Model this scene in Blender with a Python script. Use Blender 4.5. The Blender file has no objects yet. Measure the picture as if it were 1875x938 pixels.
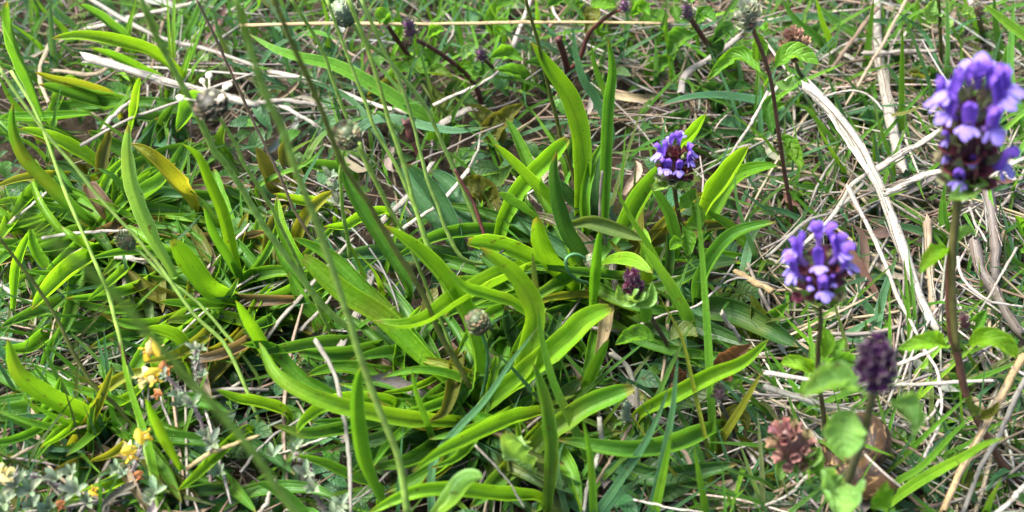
import bpy, math, random
import numpy as np
from mathutils import Vector, Matrix, Quaternion
rnd = random.Random(7)
rng = np.random.default_rng(7)
SC = bpy.context.scene
COL = SC.collection

# ------------------------------------------------------------------ camera
PITCH = math.radians(48); DIST = 0.38; HF = math.radians(48)
CAM = np.array([0, -DIST*math.cos(PITCH), DIST*math.sin(PITCH)])
cam = bpy.data.cameras.new('camera'); cam.angle = HF; cam.sensor_width = 36
cam.clip_start = 0.005; cam.clip_end = 200
cam.dof.use_dof = True; cam.dof.focus_distance = 0.355; cam.dof.aperture_fstop = 13.0
co = bpy.data.objects.new('camera', cam); COL.objects.link(co)
co.location = CAM; co.rotation_euler = (math.pi/2 - PITCH, 0, 0)
SC.camera = co
# ------------------------------------------------------------------ light
w = bpy.data.worlds.new('World'); SC.world = w; w.use_nodes = True
nt = w.node_tree; bg = nt.nodes['Background']
sky = nt.nodes.new('ShaderNodeTexSky'); sky.sky_type = 'NISHITA'; sky.sun_disc = False
SUN_EL, SUN_AZ = math.radians(60), math.radians(-72)     # azimuth from +Y, towards -X
sky.sun_elevation = SUN_EL; sky.sun_rotation = SUN_AZ
sky.air_density = .7; sky.dust_density = 4.0; sky.ozone_density = .9
nt.links.new(sky.outputs[0], bg.inputs[0]); bg.inputs[1].default_value = 0.14
sl = bpy.data.lights.new('sun', 'SUN'); sl.energy = 3.4; sl.angle = math.radians(22); sl.color = (1, .985, .955)
so = bpy.data.objects.new('sun', sl); COL.objects.link(so)
sd = Vector((math.sin(SUN_AZ)*math.cos(SUN_EL), math.cos(SUN_AZ)*math.cos(SUN_EL), math.sin(SUN_EL)))
so.rotation_euler = sd.to_track_quat('Z', 'Y').to_euler()
SC.view_settings.view_transform = 'Standard'; SC.view_settings.look = 'None'
SC.view_settings.exposure = 2.15; SC.view_settings.gamma = 1
SC.cycles.max_bounces = 8; SC.cycles.transmission_bounces = 6

# ------------------------------------------------------------------ geometry helpers
FW = np.array([0, math.cos(PITCH), -math.sin(PITCH)]); RT = np.array([1., 0, 0]); UP = np.cross(RT, FW)
TH = math.tan(HF/2)
def P(px, py, h):
    """the point at height h (mm) over the ground that the photograph shows at px, py"""
    d = FW + RT*((px/937.5-1)*TH) + UP*((469-py)/937.5*TH)
    t = (h*.001-CAM[2])/d[2]
    return CAM + d*t
def mpp(p):
    return float(np.dot(np.asarray(p)-CAM, FW))*2*TH/1875
def unit(v): return v/(np.linalg.norm(v, axis=-1, keepdims=True)+1e-12)
def spline(pts, n):
    p = np.asarray(pts, float)
    if len(p) == 2: return p[0]+(p[1]-p[0])*np.linspace(0, 1, n)[:, None]
    q = np.vstack([2*p[0]-p[1], p, 2*p[-1]-p[-2]]); out = []
    for i in range(1, len(q)-2):
        t = np.linspace(0, 1, 14, endpoint=False)[:, None]
        a, b, c, d = q[i-1], q[i], q[i+1], q[i+2]
        out.append(.5*(2*b+(c-a)*t+(2*a-5*b+4*c-d)*t*t+(3*b-a-3*c+d)*t**3))
    o = np.vstack(out+[p[-1:]])
    s = np.r_[0, np.cumsum(np.linalg.norm(np.diff(o, axis=0), axis=1))]
    u = np.linspace(0, s[-1], n)
    return np.stack([np.interp(u, s, o[:, k]) for k in range(3)], 1)
def trace(path, hs):
    """picture trace -> 3D control points; hs = (height at start, at end, arch) in mm"""
    pp = np.array([[float(v) for v in q.split(',')] for q in path.split()])
    s = np.r_[0, np.cumsum(np.linalg.norm(np.diff(pp, axis=0), axis=1))]; s /= s[-1]
    a = hs[2] if len(hs) > 2 else 0
    return np.array([P(x, y, hs[0]+(hs[1]-hs[0])*t+a*4*t*(1-t)) for (x, y), t in zip(pp, s)])
def rooted(ctl):
    return np.vstack([ctl[:1]-[0, 0, .009], ctl]) if ctl[0][2] < .013 else ctl
def tangents(c):
    return unit(np.gradient(c, axis=0))
def frames(c, hint=None, roll=0, twist=0):
    T = tangents(c); N = np.zeros_like(T)
    for i in range(len(c)):
        h = unit(CAM-c[i])*.55+np.array([0, 0, .6]) if hint is None else np.asarray(hint, float)
        n = h-T[i]*np.dot(h, T[i])
        if np.linalg.norm(n) < .15:
            n = n+(N[i-1] if i else np.array([0, -1., .3]))
            n = n-T[i]*np.dot(n, T[i])
        N[i] = unit(n)
    for _ in range(2):
        N[1:-1] = (N[:-2]+N[1:-1]*2+N[2:])/4
        N = unit(N-T*np.sum(N*T, 1, keepdims=True))
    B = np.cross(T, N)
    a = np.radians(roll)+np.radians(twist)*(np.linspace(0, 1, len(c))-.3)
    return T, B*np.cos(a)[:, None]+N*np.sin(a)[:, None], N*np.cos(a)[:, None]-B*np.sin(a)[:, None]
def prof(kind, t):
    t = np.asarray(t)
    if kind == 'plantain':
        f = .5+.5*np.clip(t/.4, 0, 1)**1.2; e = np.clip((t-.5)/.5, 0, 1)
        return f*np.sqrt(np.clip(1-e**2.3, 0, 1))*(1-.25*e**4)
    if kind == 'blunt':
        f = .45+.55*np.clip(t/.5, 0, 1); e = np.clip((t-.8)/.2, 0, 1)
        return f*np.sqrt(np.clip(1-.8*e**2, 0, 1))
    if kind == 'ovate':
        f = np.where(t < .12, .1, .1+.9*np.clip((t-.12)/.28, 0, 1)**.7); e = np.clip((t-.4)/.6, 0, 1)
        return f*np.clip(1-e**2.2, 0, 1)**.8
    if kind == 'petal':
        return np.sin(np.pi*np.clip(t, 0, 1)**1.3)**.6*.98+.02
    if kind == 'flat':
        return np.ones_like(t)*(1-.3*t)
    f = .75+.25*np.clip(t/.25, 0, 1); return f*np.clip(1-t**3, 0, 1)**.8      # grass
def ribbon(c, width, kind='plantain', na=9, fold=.25, curl=0., wave=0., wf=9., roll=0, twist=0, hint=None, quilt=0., bite=0.):
    n = len(c); T, B, N = frames(c, hint, roll, twist)
    t = np.linspace(0, 1, n); wd = np.maximum(prof(kind, t)*width/2, width*.012)
    s = np.linspace(-1, 1, na); ph = rnd.random()*6.28
    S = np.broadcast_to(s, (n, na)); tt = t[:, None]
    z = fold*(.75*np.abs(S)+.25*np.abs(S)**3)+curl*np.abs(S)**4+wave*np.abs(S)**2*np.sin(wf*6.28*tt+ph+2*(S > 0))
    if quilt:
        z = z+quilt*np.cos((tt*9-np.abs(S)*1.5)*6.28)*np.abs(S)*(1-np.abs(S))*3
    x = S*(1-.3*np.minimum(np.abs(z)**2, 1)*(np.abs(S) > .5))
    if wave: x = x*(1+.25*wave*np.sin(wf*6.28*tt*1.7+ph*2+S))
    V = c[:, None]+B[:, None]*(x*wd[:, None])[..., None]+N[:, None]*(z*wd[:, None])[..., None]
    if bite:
        k = int(n*.9); jag = np.array([rnd.uniform(-1, 1) for _ in range(na)])*bite*width
        V[-1] += T[-1]*jag[:, None]; V[-2] += T[-1]*jag[:, None]*.5
    V = V.reshape(-1, 3)
    i = np.arange(n-1)[:, None]*na+np.arange(na-1)[None]
    F = np.stack([i, i+1, i+na+1, i+na], -1).reshape(-1, 4)
    U = np.stack([np.broadcast_to((s+1)/2, (n, na)), np.broadcast_to(tt, (n, na))], -1).reshape(-1, 2)
    return V, F, U
def tube(c, r, sides=6, flat=1., hint=None, cap=True, ridge=0.):
    n = len(c); r = np.broadcast_to(np.asarray(r, float), (n,)); T, B, N = frames(c, hint)
    a = np.arange(sides)/sides*2*np.pi
    rr = 1+ridge*np.cos(a*sides/2)
    V = c[:, None]+(B[:, None]*(np.cos(a)*rr)[None, :, None]+N[:, None]*(np.sin(a)*rr*flat)[None, :, None])*r[:, None, None]
    V = V.reshape(-1, 3); i = np.arange(n-1)[:, None]*sides; j = np.arange(sides)[None]; k = (j+1) % sides
    F = np.stack([i+j, i+k, i+sides+k, i+sides+j], -1).reshape(-1, 4)
    L = np.r_[0, np.cumsum(np.linalg.norm(np.diff(c, axis=0), axis=1))]
    U = np.stack([np.broadcast_to(a/6.283, (n, sides)), np.broadcast_to((L*40)[:, None], (n, sides))], -1).reshape(-1, 2)
    F = F.tolist()
    if cap: F += [list(range(sides))[::-1], [(n-1)*sides+q for q in range(sides)]]
    return V, F, U
class MB:
    def __init__(s): s.v = []; s.f = []; s.u = []; s.c = []; s.n = 0
    def add(s, g, col=None, mat=None):
        V, F, U = g
        if mat is not None: V = np.asarray(V)@np.array(mat.to_3x3()).T+np.array(mat.translation)
        s.v.append(V); s.u.append(U); s.c.append(np.tile(np.array([*(col or (1, 1, 1)), 1.]), (len(V), 1)))
        F = F.tolist() if isinstance(F, np.ndarray) else F
        s.f += [[q+s.n for q in f] for f in F]; s.n += len(V)
    def mesh(s, name, mat, colattr=False):
        me = bpy.data.meshes.new(name); V = np.vstack(s.v)
        me.from_pydata(V.tolist(), [], s.f)
        uv = me.uv_layers.new(name='UVMap'); U = np.vstack(s.u)
        li = np.empty(len(me.loops), int); me.loops.foreach_get('vertex_index', li)
        uv.data.foreach_set('uv', U[li].ravel())
        if colattr:
            a = me.color_attributes.new('Col', 'FLOAT_COLOR', 'POINT'); a.data.foreach_set('color', np.vstack(s.c).ravel())
        me.polygons.foreach_set('use_smooth', np.ones(len(me.polygons), bool))
        me.materials.append(mat); me.update(); return me
def world(o):
    m = o.matrix_basis.copy()
    return m if o.parent is None else world(o.parent) @ o.matrix_parent_inverse @ m
def obj(name, me, parent=None, color=None, M=None):
    o = bpy.data.objects.new(name, me); COL.objects.link(o)
    if color is not None: o.color = (*color[:3], 1)
    if M is not None: o.matrix_basis = M
    if parent is not None:
        o.parent = parent
        # children are written in world space: cancel the parents' placement
        o.matrix_parent_inverse = world(parent).inverted()
    return o
def one(name, g, mat, parent=None, color=None):
    b = MB(); b.add(g); return obj(name, b.mesh(name, mat), parent, color)
def tag(o, label, cat, group=None):
    o['label'] = label; o['category'] = cat
    if group: o['group'] = group
    return o
def thing(name, loc, label, cat, group=None):
    o = bpy.data.objects.new(name, None); COL.objects.link(o); o.empty_display_size = .005
    o.location = Vector(loc); return tag(o, label, cat, group)
def jit(c, a=.12):
    k = 1+rnd.uniform(-a, a); return tuple(max(0, v*k*(1+rnd.uniform(-a, a)*.5)) for v in c)

# ------------------------------------------------------------------ materials
def newmat(name):
    m = bpy.data.materials.new(name); m.use_nodes = True; m.node_tree.nodes.clear(); return m, m.node_tree
class NT:
    def __init__(s, nt): s.t = nt
    def n(s, ty, ins=None, **kw):
        nd = s.t.nodes.new(ty)
        for k, v in kw.items(): setattr(nd, k, v)
        for k, v in (ins or {}).items():
            if hasattr(v, 'is_linked'): s.t.links.new(v, nd.inputs[k])
            else: nd.inputs[k].default_value = v
        return nd
    def math(s, op, a, b=0., c=0., clamp=False):
        return s.n('ShaderNodeMath', {0: a, 1: b, 2: c}, operation=op, use_clamp=clamp).outputs[0]
    def mix(s, f, a, b, bt='MIX'):
        nd = s.n('ShaderNodeMix', {0: f, 6: a, 7: b}, data_type='RGBA', blend_type=bt); return nd.outputs[2]
    def ramp(s, v, lo, hi):
        return s.n('ShaderNodeMapRange', {0: v, 1: lo, 2: hi, 3: 0., 4: 1.}).outputs[0]
def basecol(g, src):
    return g.n('ShaderNodeObjectInfo').outputs['Color'] if src == 'obj' else g.n('ShaderNodeAttribute', attribute_name='Col').outputs['Color']
def surface(g, col, rough=.5, spec=.4, trans=0., tcol=None, normal=None, coat=0):
    ins = {'Base Color': col, 'Roughness': rough, 'Specular IOR Level': spec}
    p = g.n('ShaderNodeBsdfPrincipled', ins)
    if normal is not None: g.t.links.new(normal, p.inputs['Normal'])
    out = g.n('ShaderNodeOutputMaterial'); sh = p.outputs[0]
    if trans:
        tr = g.n('ShaderNodeBsdfTranslucent', {'Color': tcol if tcol is not None else col})
        sh = g.n('ShaderNodeMixShader', {0: trans, 1: p.outputs[0], 2: tr.outputs[0]}).outputs[0]
    g.t.links.new(sh, out.inputs[0])
def leafmat(name, veins, src='obj', trans=.44, rough=.46):
    m, t = newmat(name); g = NT(t); base = basecol(g, src)
    uv = g.n('ShaderNodeUVMap').outputs[0]; sx = g.n('ShaderNodeSeparateXYZ', {0: uv})
    u, v = sx.outputs[0], sx.outputs[1]
    au = g.math('ABSOLUTE', g.math('MULTIPLY_ADD', u, 2., -1.))
    pos = g.n('ShaderNodeTexCoord').outputs['Object']
    n1 = g.n('ShaderNodeTexNoise', {'Vector': pos, 'Scale': 90., 'Detail': 4., 'Roughness': .6}).outputs[0]
    n2 = g.n('ShaderNodeTexNoise', {'Vector': pos, 'Scale': 700., 'Detail': 3.}).outputs[0]
    col = g.mix(g.ramp(n1, .35, .7), g.mix(1., base, (.78, .84, .8, 1), 'MULTIPLY'), g.mix(1., base, (1.28, 1.14, .95, 1), 'MULTIPLY'))
    col = g.mix(g.math('MULTIPLY', g.ramp(n2, .4, .75), .3), col, g.mix(1., base, (.7, .75, .7, 1), 'MULTIPLY'))
    if veins == 'par':
        ln = g.math('POWER', g.math('ABSOLUTE', g.math('COSINE', g.math('MULTIPLY', u, 6*math.pi))), 10.)
        mid = g.ramp(au, .07, .02); vn = g.math('SUBTRACT', g.math('MULTIPLY', ln, .35), g.math('MULTIPLY', mid, .0)); edge = g.ramp(au, .86, .98)
    elif veins == 'pin':
        wv = g.math('SINE', g.math('MULTIPLY', g.math('SUBTRACT', g.math('MULTIPLY', v, 1.), g.math('MULTIPLY', au, .22)), 2*math.pi*7))
        ln = g.math('POWER', g.math('MULTIPLY_ADD', wv, .5, .5), 9.)
        mid = g.ramp(au, .1, .0); vn = g.math('MAXIMUM', g.math('MULTIPLY', ln, .95), mid); edge = g.ramp(au, .88, 1.)
    else:
        ln = g.math('POWER', g.math('ABSOLUTE', g.math('COSINE', g.math('MULTIPLY', u, 9*math.pi))), 4.)
        mid = g.ramp(au, .16, .0); vn = g.math('MAXIMUM', g.math('MULTIPLY', ln, .4), mid); edge = g.ramp(au, .8, 1.)
    col = g.mix(g.math('MULTIPLY', vn, .7), col, g.mix(1., base, (1.5, 1.3, 1.6, 1), 'MULTIPLY'))
    col = g.mix(g.math('MULTIPLY', edge, .7), col, g.mix(1., base, (2.2, 1.75, 3.2, 1), 'MULTIPLY'))
    if veins == 'par': col = g.mix(g.math('MULTIPLY', mid, .55), col, g.mix(1., base, (.5, .55, .5, 1), 'MULTIPLY'))  # shade of the midrib groove, painted into the leaf colour
    # blemishes: brown specks and a dry tip
    n3 = g.n('ShaderNodeTexNoise', {'Vector': pos, 'Scale': 420., 'Detail': 2.}).outputs[0]
    col = g.mix(g.math('MULTIPLY', g.ramp(n3, .68, .73), .75), col, (.07, .05, .015, 1))
    tip = g.ramp(g.math('ADD', v, g.math('MULTIPLY_ADD', n1, .16, -.08)), .95, .99)
    yl = g.n('ShaderNodeTexNoise', {'Vector': pos, 'Scale': 38., 'Detail': 2.}).outputs[0]
    col = g.mix(g.math('MULTIPLY', g.ramp(yl, .6, .75), .45), col, (.17, .17, .02, 1))
    col = g.mix(g.math('MULTIPLY', tip, .6), col, (.2, .12, .035, 1))
    hgt = g.math('ADD', g.math('MULTIPLY', vn, -1.), g.math('MULTIPLY', n2, 1.2))
    bmp = g.n('ShaderNodeBump', {'Height': hgt, 'Strength': .8, 'Distance': .0003}).outputs[0]
    tc = g.mix(1., col, (1.55, 1.4, .6, 1), 'MULTIPLY')
    surface(g, col, rough, .32, trans, tc, bmp); return m
def strawmat(name, src='obj', trans=0.):
    m, t = newmat(name); g = NT(t); base = basecol(g, src)
    uv = g.n('ShaderNodeUVMap').outputs[0]
    mp = g.n('ShaderNodeMapping', {0: uv, 3: (14., 1.2, 1.)}).outputs[0]
    st = g.n('ShaderNodeTexNoise', {'Vector': mp, 'Scale': 3., 'Detail': 4.}).outputs[0]
    pos = g.n('ShaderNodeTexCoord').outputs['Object']
    n1 = g.n('ShaderNodeTexNoise', {'Vector': pos, 'Scale': 160., 'Detail': 4.}).outputs[0]
    n2 = g.n('ShaderNodeTexNoise', {'Vector': pos, 'Scale': 900., 'Detail': 2.}).outputs[0]
    col = g.mix(g.ramp(st, .35, .7), g.mix(1., base, (.55, .5, .44, 1), 'MULTIPLY'), g.mix(1., base, (1.2, 1.2, 1.2, 1), 'MULTIPLY'))
    col = g.mix(g.math('MULTIPLY', g.ramp(n1, .5, .75), .5), col, g.mix(1., base, (.6, .55, .5, 1), 'MULTIPLY'))
    col = g.mix(g.math('MULTIPLY', g.ramp(n2, .57, .66), .7), col, (.09, .07, .05, 1))
    bmp = g.n('ShaderNodeBump', {'Height': st, 'Strength': .5, 'Distance': .0003}).outputs[0]
    surface(g, col, .6, .3, trans, None, bmp); return m
def softmat(name, src='obj', trans=.3, rough=.5, nscale=600., dark=.72):
    m, t = newmat(name); g = NT(t); base = basecol(g, src)
    pos = g.n('ShaderNodeTexCoord').outputs['Object']
    n1 = g.n('ShaderNodeTexNoise', {'Vector': pos, 'Scale': nscale, 'Detail': 4.}).outputs[0]
    col = g.mix(g.ramp(n1, .35, .7), g.mix(1., base, (dark, dark, dark, 1), 'MULTIPLY'), g.mix(1., base, (1.25, 1.25, 1.25, 1), 'MULTIPLY'))
    nb = g.n('ShaderNodeTexNoise', {'Vector': pos, 'Scale': 45., 'Detail': 3.}).outputs[0]
    col = g.mix(g.math('MULTIPLY', g.ramp(nb, .5, .72), .4), col, g.mix(1., col, (.75, .6, .5, 1), 'MULTIPLY'))
    bmp = g.n('ShaderNodeBump', {'Height': n1, 'Strength': .4, 'Distance': .0003}).outputs[0]
    surface(g, col, rough, .35, trans, None, bmp); return m
M_PL = leafmat('plantain_leaf', 'par'); M_SH = leafmat('selfheal_leaf', 'pin', rough=.5, trans=.5); M_GR = leafmat('grass_blade', 'fine', trans=.34)
M_GRV = leafmat('grass_mass', 'fine', 'attr'); M_SHV = leafmat('small_leaves', 'pin', 'attr')
M_ST = strawmat('straw'); M_STV = strawmat('straw_mass', 'attr')
M_STEM = softmat('stem', trans=.3, nscale=350.); M_PET = softmat('petal', 'attr', trans=.42, rough=.55, nscale=500., dark=.85)
M_CAL = softmat('calyx', trans=.2); M_SEED = softmat('seed_head', 'attr', trans=.1, nscale=900.)
M_WOOL = softmat('woolly', trans=.25, rough=.85, nscale=1200., dark=.8)
def soilmat():
    m, t = newmat('soil'); g = NT(t); pos = g.n('ShaderNodeTexCoord').outputs['Object']
    n1 = g.n('ShaderNodeTexNoise', {'Vector': pos, 'Scale': 60., 'Detail': 8., 'Roughness': .7}).outputs[0]
    n2 = g.n('ShaderNodeTexNoise', {'Vector': pos, 'Scale': 600., 'Detail': 4.}).outputs[0]
    col = g.mix(g.ramp(n1, .3, .7), (.01, .008, .005, 1), (.036, .027, .017, 1))
    col = g.mix(g.ramp(n2, .55, .7), col, (.06, .047, .03, 1))
    far = g.ramp(g.n('ShaderNodeVectorMath', {0: pos}, operation='LENGTH').outputs[1], .45, .75)
    n3 = g.n('ShaderNodeTexNoise', {'Vector': pos, 'Scale': 240., 'Detail': 5.}).outputs[0]
    col = g.mix(far, col, g.mix(g.ramp(n3, .35, .6), (.03, .05, .012, 1), (.06, .12, .02, 1)))
    bmp = g.n('ShaderNodeBump', {'Height': n2, 'Strength': .8, 'Distance': .001}).outputs[0]
    surface(g, col, .95, .1, 0, None, bmp); return m
# ------------------------------------------------------------------ ground
def ground():
    xs = np.unique(np.r_[np.linspace(-60, -1, 14), np.linspace(-.6, .6, 150), np.linspace(1, 60, 14)])
    ys = np.unique(np.r_[np.linspace(-60, -1, 14), np.linspace(-.45, .65, 140), np.linspace(1, 60, 14)])
    X, Y = np.meshgrid(xs, ys)
    Z = .0016*(np.sin(X*61+np.cos(Y*43)*2)+np.sin(Y*77+X*35))+.0009*np.sin(X*190+Y*140)+.0009*np.sin(Y*230-X*90)-.0095
    V = np.stack([X, Y, Z], -1).reshape(-1, 3); nx = len(xs); i = np.arange(len(ys)-1)[:, None]*nx+np.arange(nx-1)
    F = np.stack([i, i+1, i+nx+1, i+nx], -1).reshape(-1, 4)
    o = one('ground', (V, F, V[:, :2]), soilmat()); o['kind'] = 'structure'
ground()

# ------------------------------------------------------------------ colours
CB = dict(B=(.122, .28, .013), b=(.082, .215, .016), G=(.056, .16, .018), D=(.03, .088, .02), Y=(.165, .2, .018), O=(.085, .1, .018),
          X=(.05, .14, .052), P=(.145, .29, .07), R=(.09, .045, .03), V=(.075, .12, .03),
          W=(.3, .28, .235), S=(.185, .178, .15), T=(.22, .18, .115), K=(.12, .088, .055), A=(.34, .25, .12), N=(.1, .088, .075), M=(.09, .03, .025))
# ------------------------------------------------------------------ plantain rosettes: base -> tip | width px | heights mm | colour | options
def opts(s):
    d = {}
    for q in s.split():
        k, v = q.split('='); d[k] = float(v)
    return d
def leaf(spec, parent, mat=None, name='leaf', kind='plantain'):
    path, wpx, hs, ck, *o = [q.strip() for q in spec.split('|')]
    o = opts(o[0]) if o else {}
    hs = [float(v) for v in hs.split(',')]
    ctl = rooted(trace(path, hs)); c = spline(ctl, 28)
    if o.get('bl'): kind = 'blunt'
    wd = float(wpx)*mpp(c[len(c)//2])*1.08
    g = ribbon(c, wd, kind, 9, o.get('f', .35)+rnd.uniform(.35, .65), o.get('c', rnd.uniform(-.05, .35)), o.get('w', rnd.uniform(.03, .1)), rnd.uniform(2, 5),
               o.get('r', rnd.uniform(-14, 14)), o.get('t', rnd.uniform(-14, 14)), None, o.get('q', 0), o.get('b', rnd.choice((0, 0, .07)) if mat is None else 0))
    return one(name, g, mat or M_PL, parent, jit(CB[ck], .1))
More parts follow.
